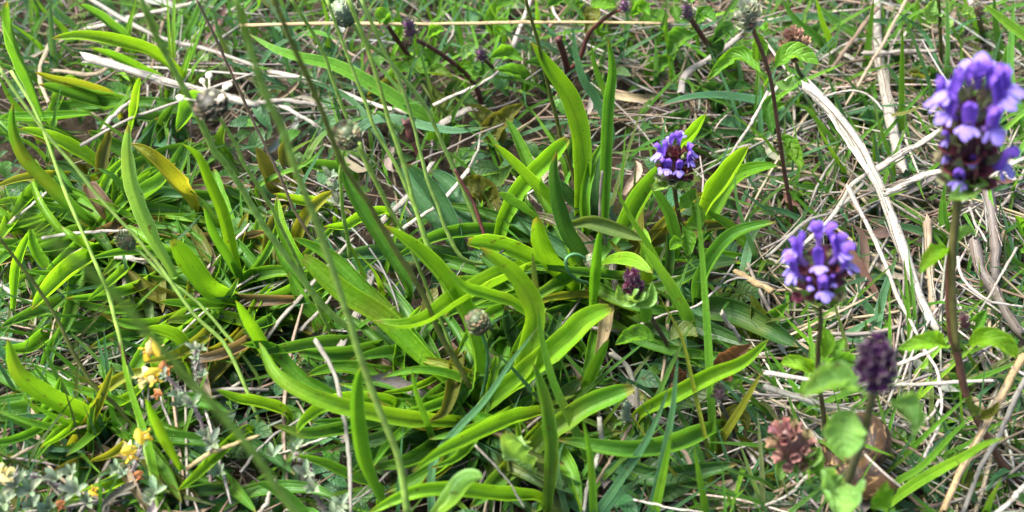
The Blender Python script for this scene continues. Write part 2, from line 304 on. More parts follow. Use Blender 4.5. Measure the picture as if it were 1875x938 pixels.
ROS = {
'C': ((868, 765, 3), 'large bright green plantain rosette with a chewed leaf at its foot, below the hooked bud', '''
700,926 664,850 651,765 655,700 666,664|38|14,62|b|f=.55 r=-18 w=.02
865,778 760,772 650,752 570,727 510,690 474,626|38|6,42,8|B|f=.4 r=8
720,738 640,735 590,750 556,775 543,796|34|10,34|B|f=.5
838,718 768,657 700,592 620,540 552,474|50|6,44|B|f=.4 b=.12 bl=1 r=-8
815,700 740,610 660,530 600,470 534,435|40|4,38|b|f=.3
868,730 874,660 850,580 803,506 755,456 702,412|42|8,66|B|f=.3 r=-20 t=30
985,490 925,515 837,560 780,594 730,602 683,588|42|10,46,10|B|f=.75 r=-25
905,742 955,690 974,640 980,575 945,510 878,452|46|8,64|B|f=.2 r=12
985,590 940,556 900,543 853,527 820,496|26|30,54|B|f=.3
885,752 985,672 1040,626 1075,592 1120,568|52|8,46|B|f=.45 b=.1 bl=1
1003,915 1008,840 1002,775 993,725 976,665|33|12,52|G|f=.35 w=.16
1005,758 937,772 870,800 803,832 755,865|36|10,46,8|B|f=.55 w=.1
985,915 910,910 840,901 760,905 672,942|36|10,30,12|B|f=.5
800,945 837,920 860,890 884,876|42|30,58|P|f=.3 c=.5 t=60
975,862 945,840 925,815 918,790|54|20,46|P|f=.5 b=.35 bl=1 w=.35
690,892 640,873 590,850 541,834|25|8,26|b
560,960 530,925 500,900 468,884|34|10,26|G
840,655 829,713 812,757 785,772|36|10,20|O|f=.5
935,885 990,810 1058,758 1100,735 1160,713|46|6,32|b|f=.3 bl=1 b=.05
1320,785 1240,818 1173,830 1107,825 1020,806|44|8,26,6|G|f=.6
1170,762 1240,726 1300,694 1360,666 1408,622|38|8,46|B|f=.4
1072,740 1085,695 1104,650 1116,620|30|8,36|b|f=.4
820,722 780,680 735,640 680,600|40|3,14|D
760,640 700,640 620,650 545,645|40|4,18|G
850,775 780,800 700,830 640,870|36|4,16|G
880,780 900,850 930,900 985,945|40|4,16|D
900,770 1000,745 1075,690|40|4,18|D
860,790 820,850 770,890|34|4,14|O
640,745 560,700 500,640 440,630|34|6,24|b
700,655 640,635 560,640 470,652|34|4,22|G
1120,860 1190,880 1270,870 1350,850|44|4,14|D
1000,800 940,850 860,930|44|4,18|G
950,660 930,600 925,560|36|6,20|D
760,700 690,690 620,680 560,690|36|4,16|b
795,590 745,640 690,650 640,660|30|6,18|G
720,775 640,790 560,800 500,780|32|6,20|G'''),
'B': ((1068, 520, 3), 'plantain rosette of tall upright leaves behind the hooked pale bud, mid picture', '''
1108,410 1111,300 1116,200 1122,130 1113,70|29|8,72|G|f=.5 w=.05
1066,385 1070,310 1064,250 1042,185 1005,130 972,78|44|8,66|B|f=.3
1085,520 1062,470 1036,423 1021,364 1016,310 1020,276|38|10,62|D|f=.45 r=10
1035,420 1006,372 962,330 904,264|30|12,52|B|f=.3
912,445 926,397 957,346 1003,298 1042,256|38|6,46|B|f=.35 bl=1
985,408 970,395 940,376 911,356|22|16,34|G|bl=1 b=.15
1045,530 1036,518 1006,482 990,440 983,398|44|10,48|B|f=.2 bl=1 b=.06
1030,495 988,485 924,458 854,448|40|8,36|B|f=.45 bl=1 b=.1
1045,412 1080,408 1125,420 1182,440|36|18,36|V|f=.5 r=-30
1083,575 1089,500 1097,422|26|18,56|b|f=.3
1098,486 1125,478 1160,480 1194,500|30|16,38,6|B|f=.4 c=-.3
1140,446 1167,385 1207,325 1232,292|44|8,40|b|f=.4
1245,300 1256,275 1278,245 1294,209|28|20,50|B|f=.45
1285,395 1305,365 1330,333 1352,300 1372,266|46|16,46|B|f=.4 b=.1
1300,405 1330,350 1365,322 1425,304|38|8,34|b|f=.35
1279,560 1285,520 1312,470 1350,432 1422,407|34|8,44,5|G|f=.5
1237,450 1226,400 1205,360 1190,338|24|12,36|b|c=-.4
1372,468 1340,424 1292,386|24|6,20|b
1228,522 1283,494 1355,478|34|5,18|D
1250,572 1330,574 1400,604 1462,636|56|6,16|D|f=.2
840,455 800,400 760,350 735,300|48|4,18|X
890,445 850,385 820,340 785,312|44|4,16|X
850,472 740,468 680,466 612,474|40|4,14|X
1005,395 980,340 950,270 925,215|28|6,30|b
1080,395 1045,370 1020,330|36|4,18|D
1100,400 1090,340 1100,270|40|4,22|D
1160,450 1165,370 1190,320|44|4,18|O
1060,560 1010,610 960,640|40|4,16|D
1100,590 1090,640 1070,690|38|4,16|b
1120,560 1180,600 1250,640|36|4,14|D
1060,470 1110,455 1160,450|36|4,14|D
925,500 880,520 830,510|38|4,16|G
1040,300 1060,240 1075,200|26|4,22|D
970,440 930,400 905,370|30|4,12|O
1220,520 1225,470 1222,420|22|6,24|D
745,520 713,470 681,420 645,360 620,290 612,248|32|10,48|G|f=.7
830,430 800,370 770,330 742,300|40|10,30|X|f=.3
1180,640 1240,600 1300,620 1380,640|50|3,14|D'''),
'L': ((185, 425, 3), 'plantain rosette with arching leaves at the left edge under the thick pale straw', '''
78,210 58,155 36,95 22,45 13,2|28|20,92|G|f=.5
330,142 281,102 217,79 153,68 94,71|30|10,44,10|B|f=.35
300,152 255,128 215,108 165,88|22|6,34|b
240,92 225,72 184,38 145,8|26|8,40|G
212,182 160,163 102,148 63,132|23|10,34|Y|f=.3
235,198 179,189 128,174 71,155|38|6,28|G|f=.35
240,240 253,190 258,140|22|14,44|B
180,425 123,379 82,338 46,295 26,240 24,188|32|8,62|G|f=.45
178,303 133,275 90,256 36,236|32|10,30|B
203,240 190,290 188,330|30|20,10|O|bl=1
209,300 214,345 210,380|18|16,8|b|bl=1
352,385 320,343 281,295 239,263|40|10,46,8|Y|f=.25
320,505 279,430 248,353 237,290 236,226|31|14,68|P|f=.3 r=12
185,420 153,366 120,325 85,300|56|4,16|D
215,405 256,369 294,340 322,300|40|6,28|b|f=.4
395,180 350,200 335,225 323,242|42|20,30|b|f=.5
418,295 408,262 412,225|26|6,26|G
250,195 320,205 400,222|34|5,20|G
100,215 160,205 240,190|40|4,16|G
10,222 80,220 170,210|22|10,24|b
330,250 290,225 240,215|34|4,16|D
250,300 210,270 160,240|34|4,14|G
150,300 120,270 60,250|40|4,14|O
120,420 60,400 0,380|44|4,16|G
210,440 130,450 40,465|32|6,20|G
330,430 270,440 200,445|30|5,18|b
270,300 275,255 290,215|30|4,18|D
60,375 30,400 0,440|34|6,22|B
300,260 300,230 320,190|26|4,20|G
110,340 70,350 20,400|30|4,20|b
130,150 100,200 100,240|26|4,14|b'''),
'M': ((440, 545, 3), 'plantain rosette of narrow yellow-green leaves around the small clover, left of centre', '''
440,510 430,478 410,400 384,338 361,290 334,264|29|12,60|B|f=.35
440,520 420,486 390,435 372,378|24|10,46|b
440,562 387,540 350,496 314,440|46|8,42|B|f=.25 bl=1 b=.1
512,350 502,346 485,310 468,270|40|4,22|O
612,380 570,373 540,368 500,355|26|8,26|B|f=.3
705,390 660,402 630,417 592,416|26|12,34|B|f=.3
492,665 470,625 450,590 431,550|32|10,44|B
520,758 470,742 433,734 395,714|28|10,28|B
190,462 140,492 100,526 58,568|42|8,30|B|f=.45
325,562 267,533 235,496|38|8,18|O|f=.35
25,565 32,490 57,420|22|14,34|B
55,420 64,462 82,492|26|34,24|B|bl=1
345,665 320,625 265,600|36|12,32|B
275,606 230,600 183,574|20|6,20|O
470,580 380,590 300,590|34|4,14|G
300,640 250,650 200,620|34|4,14|D
540,560 500,590 440,610|28|5,18|G
470,420 440,370 410,340|34|4,16|D
540,330 520,290 525,250|36|4,16|O
590,390 560,400 500,395|26|4,14|D
100,610 50,640 0,640|34|4,18|b
250,560 180,600 100,600|34|4,14|G
640,320 600,310 550,300|32|4,14|G
450,660 400,620 350,600|32|4,14|G
205,480 120,550 0,600|36|4,14|G
600,600 560,560 530,500|30|4,20|b
640,470 620,430 640,390|30|4,14|D'''),
'K': ((190, 785, 3), 'plantain clump with one broad bright leaf beside the yellow flowers, bottom left', '''
190,782 140,758 83,728 37,685 14,620|44|8,48|B|f=.3
250,876 180,902 125,916|32|6,16|B|f=.4
450,790 367,866 325,900|27|8,24|B
330,862 300,812 280,768 266,728|25|16,52|B
400,938 470,905 560,900 620,915|34|4,14|G
280,760 340,740 420,755|34|4,18|G
200,800 120,830 40,800|36|4,14|D
380,850 420,890 470,940|34|4,14|G
420,800 480,830 540,870|30|4,18|D
210,870 160,850 100,860|30|4,14|O
310,700 290,660 300,620|28|6,26|b'''),
}
rosette = {}
for k, (b, lab, leaves) in ROS.items():
    r = rosette[k] = thing('plantain_rosette', P(*b), lab, 'plantain', 'ribwort plantain rosettes')
    for ln in leaves.strip().split('\n'): leaf(ln, r)
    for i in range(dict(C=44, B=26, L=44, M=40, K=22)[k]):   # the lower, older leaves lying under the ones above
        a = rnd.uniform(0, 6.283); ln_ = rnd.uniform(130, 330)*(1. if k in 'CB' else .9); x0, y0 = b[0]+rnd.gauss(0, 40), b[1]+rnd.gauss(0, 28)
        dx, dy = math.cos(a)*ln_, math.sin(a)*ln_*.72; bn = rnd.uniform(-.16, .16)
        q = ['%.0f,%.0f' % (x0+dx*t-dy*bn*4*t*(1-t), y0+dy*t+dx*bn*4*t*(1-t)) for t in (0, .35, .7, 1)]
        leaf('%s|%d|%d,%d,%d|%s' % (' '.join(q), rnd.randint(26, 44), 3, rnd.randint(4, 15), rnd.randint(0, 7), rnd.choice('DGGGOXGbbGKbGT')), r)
    for i in range(dict(C=16, B=18, L=34, M=32, K=16)[k]):   # younger narrow leaves rising between them
        a = rnd.uniform(2.2, 5.6); ln_ = rnd.uniform(110, 240); x0, y0 = b[0]+rnd.gauss(0, 75), b[1]+rnd.gauss(0, 50)
        dx, dy = math.cos(a)*ln_, math.sin(a)*ln_*.75; bn = rnd.uniform(-.16, .16)
        q = ['%.0f,%.0f' % (x0+dx*t-dy*bn*4*t*(1-t), y0+dy*t+dx*bn*4*t*(1-t)) for t in (0, .35, .7, 1)]
        leaf('%s|%d|%d,%d,%d|%s' % (' '.join(q), rnd.randint(16, 29), 4, rnd.randint(10, 26), rnd.randint(0, 6), rnd.choice('bbGBBbY')), r)

# ------------------------------------------------------------------ plantain flower stalks
def seed_head_mesh(name, L, R, cols, n=130):
    b = MB(); zz = np.linspace(-1, 1, 9); c = np.stack([0*zz, 0*zz, (zz+1)/2*L], 1)
    b.add(tube(c, R*np.sqrt(np.clip(1-(zz*.95)**2, 0.02, 1))*.92, 10, hint=(1, 0, 0)), cols[0])
    for i in range(n):
        v = (i+.5)/n; z = -.96+1.9*v; a = i*2.39996; r = R*math.sqrt(max(.03, 1-z*z))*.95
        p = np.array([r*math.cos(a), r*math.sin(a), (z+1)/2*L]); o = np.array([math.cos(a), math.sin(a), 0])
        q = np.stack([p, p+o*R*.16+[0, 0, L*.05], p+o*R*rnd.uniform(.2, .42)+[0, 0, L*.11]])
        b.add(ribbon(spline(q, 4), R*.55, 'ovate', 3, .3, hint=o), jit(rnd.choice(cols), .25))
    return b.mesh(name, M_SEED, True)
def place(pos, axis, s=1., roll=0.):
    q = Vector(axis).to_track_quat('Z', 'Y') @ Quaternion((0, 0, 1), roll)
    return Matrix.LocRotScale(Vector(pos), q, (s, s, s))
def stalk(path, wpx, hs, ck, label, head=None, anthers=(), taper=.75, group='plantain flower stalks', cat='flower stalk', node=None):
    ctl = rooted(trace(path, hs)); c = spline(ctl, 40); c = c+np.cumsum(np.array([[rnd.gauss(0, 1)]*3 for _ in range(40)])*[1, .5, .2], 0)*.00009*(np.sin(np.linspace(0, math.pi, 40)))[:, None]; t = thing('flower_stalk', c[0], label, cat, group)
    r = wpx*.5*np.array([mpp(p) for p in c[::39]]).mean()*np.linspace(1.08, taper, 40)*.84
    r = r*(1+.06*np.sin(np.linspace(0, 25, 40)+rnd.random()*6))
    one('stem', tube(c, r, 10, ridge=.07), M_STEM, t, jit(tuple(.4*v+.6*w_ for v, w_ in zip(CB[ck], (.31, .43, .09))) if ck in 'bBGV' else tuple(v*1.25 for v in CB[ck]), .06))
    if node is not None:
        k = int(node*39); a, b_ = max(k-1, 0), min(k+2, 40)
        cc = spline(c[a:b_], 7); one('node', tube(cc, r[k]*np.array([1, 1.25, 1.4, 1.35, 1.25, 1.1, 1.]), 8), M_STEM, t, CB['M'])
    if head:
        Lp, Rp, pal = head; m = mpp(c[-1]); ax = unit(c[-1]-c[-6])
        cols = dict(g=[(.055, .075, .03), (.15, .17, .085), (.09, .11, .05), (.19, .14, .08)], d=[(.03, .027, .015), (.08, .066, .036), (.035, .034, .018), (.2, .18, .12)],
                    p=[(.13, .17, .1), (.22, .24, .16), (.1, .13, .07)])[pal]
        M = place(c[-1], ax)
        h = obj('seed_head', seed_head_mesh('seed_head', Lp*m*1.15, Rp*m, cols), t, None, M)
        for (ax_, ay_, sc) in anthers:
            e = P(ax_, ay_, hs[1]+rnd.uniform(2, 6)); s0 = np.array(M @ Vector((0, 0, Lp*m*rnd.uniform(.3, .8))))
            f = spline([s0, (s0+e)/2+[0, 0, .0006], e], 6); b = MB(); b.add(tube(f, .00013, 4))
            d = unit(e-s0); q = np.stack([e-d*.0002, e+d*.0008*sc, e+d*.0017*sc])
            b.add(tube(spline(q, 7), .0008*sc*np.array([.3, .85, 1, 1, .95, .8, .2]), 8, .5))
            obj('anther', b.mesh('anther', M_CAL), h, (.72, .68, .5))
    return t
stalk('648,612 597,566 537,486 489,418 451,354 420,303 395,275 357,200 327,140 287,67 256,-6', 15, (12, 132), 'b', 'thick bright green stalk running from the top edge down past the white-fringed dark head')
stalk('600,600 553,500 510,418 492,382 466,338 443,300 433,272 413,236 394,204', 9, (10, 96), 'b', 'green stalk with a dark flower head fringed by cream anthers', (32, 26, 'd'),
      ((383, 143, 1), (411, 163, 1), (401, 182, 1.2), (336, 181, 1), (372, 152, .8), (418, 158, .8)))
stalk('850,700 820,620 785,535 747,446 713,380 680,313 658,262', 8, (8, 92), 'b', 'slender green stalk rising just right of the round grey-green head near the top')
stalk('640,470 634,400 628,320 632,262', 9, (20, 82), 'b', 'stalk bearing the round grey-green head with a brown tip, upper middle', (46, 22, 'g'))
stalk('900,620 850,540 793,480 780,446 753,370 737,310 710,233 687,143 663,67 636,-5', 11, (10, 110), 'B', 'bright yellow-green smooth stalk crossing the golden straw, third stalk left of the upright twin leaves')
stalk('820,560 790,470 757,380 727,310 687,240 657,160 623,67 597,-5', 9, (8, 98), 'b', 'mid green stalk just left of the bright yellow-green one at the top')
stalk('720,400 660,280 633,213 613,157 587,83 531,-5', 9, (10, 88), 'b', 'green stalk leading from the top edge to behind the round grey-green head')
stalk('900,487 870,482 847,473 830,446 803,373 783,313 760,220 733,143 703,87 660,-5', 9, (10, 96), 'G', 'stalk that turns dark at its curved foot beside the bitten horizontal leaf')
stalk('880,430 855,370 830,310 807,260 780,200 737,140 710,107 670,77 645,42', 10, (8, 84), 'G', 'grey-green stalk under the pale head at the top edge', (42, 20, 'p'))
stalk('580,455 563,430 530,375 505,318 466,239 423,143 387,60 358,-5', 7, (10, 90), 'K', 'thin brown withered stalk between the two thick green stalks, upper left')
stalk('746,945 730,842 697,758 657,642 637,573 613,500 580,406 543,313 517,236 489,180 455,80 430,-10', 17, (34, 168), 'b', 'soft-edged olive green stalk sweeping from top to bottom edge beside the pale-edged leaf')
stalk('860,710 840,670 810,620 770,530 723,453 677,370 640,313 610,253 583,187 537,83 498,-10', 13, (20, 146), 'O', 'dark brownish green stalk with a purple-brown upper part, crossing the narrow folded leaf')
stalk('560,965 513,902 470,838 417,775 357,708 283,625 213,543 133,476 60,410 -30,340', 20, (84, 205), 'B', 'blurred thick green stalk nearest the lens at the left, pointing at the bottom edge')
stalk('470,760 413,640 343,573 290,500 243,443 183,376 133,313 77,240 33,180 -5,120', 9, (10, 92), 'b', 'long straight green stalk from the left edge passing over the small tufted head')
stalk('290,930 250,760 213,606 193,530 177,493 133,390 110,333 87,266 61,200 20,130', 9, (8, 84), 'B', 'bright green jointed stalk with a dark brown node over the left rosette', node=.4)
stalk('255,800 213,742 167,692 93,553 40,483 -5,430', 9, (8, 70), 'O', 'olive brown dry-looking stalk from the left edge down to the orange flower')
stalk('115,884 50,858 -5,830', 7, (10, 30), 'O', 'short olive stalk low on the left edge below the broad bright leaf')
stalk('470,690 413,620 343,543 300,510 257,463 246,456', 8, (8, 40), 'b', 'short stalk with a small tufted grey head left of centre', (34, 13, 'g'))
stalk('880,745 884,715 890,686 893,644 880,605', 9, (6, 46), 'X', 'hairy grey-green stalk with an oval bristly head among the central leaves', (44, 18, 'g'))
stalk('1078,520 1050,505 1036,482 1040,470 1055,466 1072,474', 8, (20, 40, 10), 'X', 'pale grey-green stalk hooked over like a crook in the middle', (20, 11, 'g'))
stalk('1055,345 1047,310 1027,247 1007,167 987,80 961,-5', 9, (8, 84), 'O', 'brownish green stalk crossing the tall bright leaf at the top middle')
stalk('905,450 893,440 872,375 850,340 832,310', 10, (8, 30), 'M', 'short maroon stalk beside the black-tipped curved stalk in the centre', taper=.6)
# ------------------------------------------------------------------ grass tufts: blades base -> tip
def blade(spec, parent):
    path, wpx, hs, ck = [q.strip() for q in spec.split('|')]
    c = spline(rooted(trace(path, [float(v) for v in hs.split(',')])), 20)
    return one('blade', ribbon(c, float(wpx)*mpp(c[8])*1.1, 'grass', 5, rnd.uniform(.15, .45), 0, .03, 3, rnd.uniform(-25, 25), rnd.uniform(-30, 30)), M_GR, parent, jit(CB[ck], .1))
TUFTS = [
('grass tuft with wide blue-green blades fanning up from the bottom edge, right of centre', '''
1088,950 1083,858 1076,810 1067,766|15|6,48|b
1066,950 1056,910 1045,874|10|6,34|b
1090,945 1127,892 1180,812 1210,750 1224,706|15|8,46|X
1190,945 1204,890 1230,765 1238,690 1242,640|15|8,56|X
1198,945 1217,858 1230,785|16|8,44|B
1040,950 1025,890 1022,840 1038,800|12|4,26|X
1100,950 1140,900 1200,862|12|4,24|X'''),
('tall thin grass tuft with yellow-green spear-like blades beside the pink-purple bud', '''
1306,820 1303,742 1297,623 1287,480 1275,342|15|6,74|b
1304,868 1293,812 1273,725 1250,625 1237,596 1197,526|9|6,50|Y
1262,600 1243,555 1207,496 1169,441|27|12,56|b
1262,596 1240,560 1193,460 1153,396 1124,336|14|10,58|B
1320,808 1340,775 1363,738 1397,678|15|8,44|Y
1292,945 1280,875 1270,816|14|6,36|b
1270,908 1213,842 1153,754|6|5,26|Y
1348,940 1335,915 1322,884|10|4,22|b
1320,940 1345,915 1366,894|11|4,26|b
1318,820 1310,780 1309,760|9|4,22|G
1350,900 1330,840 1308,770|10|4,22|X'''),
('olive and blue-green grass blades crossing one another in front of the central rosette', '''
1075,840 1043,768 1013,702 993,625 985,560|18|10,52|b
790,945 793,850 830,795 887,735 937,662 985,600|14|8,52|X
1040,800 1010,760 977,722 940,678 900,640|11|6,44|X
796,820 780,770 763,725 753,672|13|8,48|b
990,600 982,540 975,462|13|24,58|V
985,935 1000,890 1012,850|10|4,20|b'''),
('broad smooth grass blade arching across the upper left with paler blades beside it', '''
790,222 753,200 670,150 610,120 553,107 505,92 455,62|29|12,46,6|b
655,240 703,217 787,233 840,240 898,232|19|10,22|X
700,260 650,190 600,160 540,140|12|8,24|X
560,300 590,250 640,225 690,210|12|6,22|G
545,420 540,370 580,290 600,262|10|6,30|X
470,345 510,320 560,300 600,262|9|8,26|b'''),
('blue-green arching grass blade lying alone over dark litter, upper right of middle', '''
1440,215 1397,190 1323,177 1257,180 1206,194|22|8,22|X
1410,290 1370,250 1305,237|18|5,16|D'''),
('grass tuft of upright bright blades beside the big upper-right flower', '''
1650,246 1651,140 1653,46|11|8,52|b
1704,172 1690,120 1679,90 1650,20|10|10,48|X
1732,130 1734,60 1733,-5|12|12,50|X
1632,212 1662,207 1694,190|9|22,30|O
1880,72 1838,40 1800,8|20|40,54|B
1700,140 1672,120 1665,115|6|14,20|X
1850,160 1845,100 1880,40|16|10,36|b
1870,220 1850,140 1857,-5|14|10,40|G
1765,160 1761,110 1758,70|8|10,26|b'''),
('short grass tuft in front of the long split white straw, upper right', '''
1525,268 1500,230 1480,205 1461,189|16|6,30|b
1545,318 1520,275 1494,228|9|8,34|B
1636,316 1618,253 1601,199|9|8,34|b
1552,235 1530,180 1511,126|9|8,36|X
1600,300 1600,265 1596,245|7|6,20|b
1545,300 1560,270 1618,215|9|6,22|b
1512,330 1500,280 1495,240|8|6,24|X
1580,300 1565,240 1548,200|8|6,22|b
1618,330 1606,280 1600,240|8|4,20|X
1520,310 1535,260 1532,240|8|4,20|b'''),
('thin blue-green grass crossing under the thick diagonal white straw, right side', '''
1600,620 1612,560 1625,515 1643,470|17|6,22|X
1715,440 1670,420 1600,405|16|6,18|X
1730,436 1690,412 1640,388|9|8,22|b
1660,510 1590,510 1540,525|11|5,16|X
1610,600 1580,550 1570,520|16|4,14|X
1540,622 1580,595 1620,570|12|4,14|X
1670,580 1668,520 1662,430|9|4,22|b
1725,430 1722,390 1735,320|9|8,26|b
1490,420 1440,390 1390,376|12|5,14|X
1555,430 1500,400 1430,335|9|6,20|b
1525,350 1480,345 1428,330|12|6,18|G
1562,450 1560,420 1561,410|8|8,26|B
1690,640 1680,600 1640,560|10|4,16|X
1745,440 1732,400 1728,330|10|6,26|b'''),
('bright broad grass blades slanting up from the snail shell at the bottom right', '''
1618,930 1660,896 1705,868 1772,832 1800,815 1843,800|19|14,56|B
1612,918 1640,885 1688,855 1740,800 1786,756|13|10,48|b
1735,815 1728,780 1706,733|11|8,34|X
1765,800 1760,760 1758,705|9|6,32|b
1800,948 1815,910 1834,874|15|8,36|b
1730,935 1700,900 1660,825|12|4,26|X
1790,940 1780,900 1782,870|12|4,20|X
1870,880 1850,860 1810,880|14|4,18|X
1745,860 1748,840 1760,830|14|4,18|b'''),
('blue-green long grass blade curving down beside the brown-eared dry straws, right of centre', '''
1382,470 1360,410 1347,360 1346,313|14|8,54|X
1410,390 1370,360 1350,340|7|14,30|X
1360,520 1375,440 1405,400|18|4,16|X
1460,470 1420,430 1395,420|10|4,16|X'''),
('soft grey-green grass stems standing behind the twin tall leaves at the top', '''
1118,240 1090,180 1070,150 1055,100 1048,40|16|10,46|X
1115,190 1092,130 1082,80|12|8,36|G
1230,130 1220,60 1222,20|9|10,36|b
1140,90 1150,40 1140,0|10|8,26|X
1205,80 1215,40 1222,12|8|10,30|G
985,70 984,30 980,-5|9|14,40|b'''),
('top right grass tuft with several long arching green blades', '''
1520,80 1505,40 1494,-5|11|12,36|B
1585,120 1592,60 1600,-5|12|8,34|b
1510,85 1460,40 1430,-5|16|8,26|G
1545,40 1480,30 1400,40|14|8,20|X
1580,70 1530,40 1480,-5|14|8,24|G
1670,30 1640,40 1560,35|12|6,18|X
1660,60 1680,20 1680,-5|9|8,26|b
1720,120 1690,60 1640,20|8|8,22|X
1790,60 1770,20 1765,-10|14|8,30|b
1830,110 1822,40 1820,-10|14|8,34|G'''),
('tuft of pale green grass with whitish bases in the top left corner', '''
100,110 95,50 92,-5|12|8,40|X
75,90 40,60 10,40|12|8,28|b
60,70 70,30 55,-5|12|6,26|G
120,60 80,20 65,-5|12|6,24|b
140,55 110,25 80,-5|12|6,24|X
70,150 40,140 -5,115|14|6,20|G
85,135 60,110 20,110|12|6,18|X
60,230 20,180 -5,130|12|6,30|b'''),
('narrow bright grass blades standing by the yellow pea flowers', '''
296,925 273,822 247,738 230,680 220,610|14|8,46|B
215,730 200,690 190,600|10|6,30|X
155,720 140,680 70,620|9|6,24|b
200,810 180,760 172,710|10|6,26|X
130,830 90,770 60,762 -5,764|10|6,20|X
95,780 60,745 40,720|10|4,20|b
60,820 30,800 0,830|12|4,18|G'''),
('grass tuft with bluish blades between the two top stalks, upper middle', '''
470,140 500,90 560,60|10|6,26|X
545,70 580,60 620,75|10|6,20|G
600,80 600,40 588,-5|9|6,30|b
720,100 735,60 722,-5|9|8,30|b
840,70 830,20 815,-5|12|8,30|X
920,60 900,20 890,-5|10|8,30|b
450,60 445,20 450,-5|12|8,30|G
345,70 360,30 372,-5|14|8,30|G
420,110 400,60 390,10|9|8,30|X
345,160 360,120 385,95|12|6,26|b
300,90 280,50 260,40|10|6,20|G
460,30 475,10 470,-5|14|8,24|b'''),
('dark green grass blades low at the far right edge', '''
1880,690 1840,700 1800,660|12|5,18|X
1875,500 1850,470 1845,440|14|5,20|G
1870,560 1820,530 1800,440|10|4,18|X
1880,840 1850,850 1800,905|13|4,18|X
1800,640 1790,600 1770,560|8|4,18|b'''),
]
for lab, bl in TUFTS:
    lines = bl.strip().split('\n'); p0 = trace(lines[0].split('|')[0], (3, 3))[0]
    t = thing('grass_tuft', p0, lab, 'grass tuft', 'grass tufts in the turf')
    for ln in lines: blade(ln, t)

# ------------------------------------------------------------------ dry straws, each a thing
def straw(spec):
    path, wpx, hs, ck, label, *o = [q.strip() for q in spec.split('|')]
    o = opts(o[0]) if o else {}
    c = spline(trace(path, [float(v) for v in hs.split(',')]), 28)
    kink = np.cumsum(np.array([[rnd.gauss(0, 1) for _ in range(3)] for _ in range(28)]), 0)*.00012
    c = c+kink*(np.linspace(0, 1, 28)*(1-np.linspace(0, 1, 28))*4)[:, None]
    r = float(wpx)*(.43 if float(wpx) > 9 else .46)*mpp(c[14]); t = np.linspace(0, 1, 28)
    rad = r*(1-o.get('tp', .25)*t)*(1+.1*np.sin(t*17+rnd.random()*6))
    g = tube(c, rad, 9, o.get('fl', .55), ridge=.12 if float(wpx) > 8 else 0.)
    if float(wpx) >= 8:          # frayed end
        V = g[0]; n = 9; T = tangents(c)
        V[-n:] += T[-1]*np.array([rnd.uniform(-1, 1.6) for _ in range(n)])[:, None]*r*1.6
        V[:n] += T[0]*np.array([rnd.uniform(-1, 1) for _ in range(n)])[:, None]*r*1.2
    s = one(o.get('nm') and 'dead_leaf' or 'dry_straw', g, M_ST, None, jit(CB[ck], .07))
    if float(wpx) > 13 and not o.get('nm'):                # peeling fibres along a thick straw
        T, B, N = frames(c)
        for i in range(7):
            k0 = rnd.randint(0, 17); k1 = min(27, k0+rnd.randint(6, 12)); tt = np.linspace(0, 1, k1-k0)[:, None]; a = rnd.uniform(-1.2, 1.2)
            off = (B[k0:k1]*math.sin(a)+N[k0:k1]*math.cos(a)*o.get('fl', .55))*rad[k0:k1, None]*(1.02+rnd.uniform(.1, 1.4)*np.abs(tt*2-rnd.choice((0, 1, 2)))**2*.5)
            one('fibre', tube(c[k0:k1]+off, r*rnd.uniform(.05, .13), 4), M_ST, s, jit(CB[rnd.choice('SWK')], .2))
    return tag(s, label, o.get('nm') and 'dead leaf' or 'straw', 'dry straws lying over the turf')
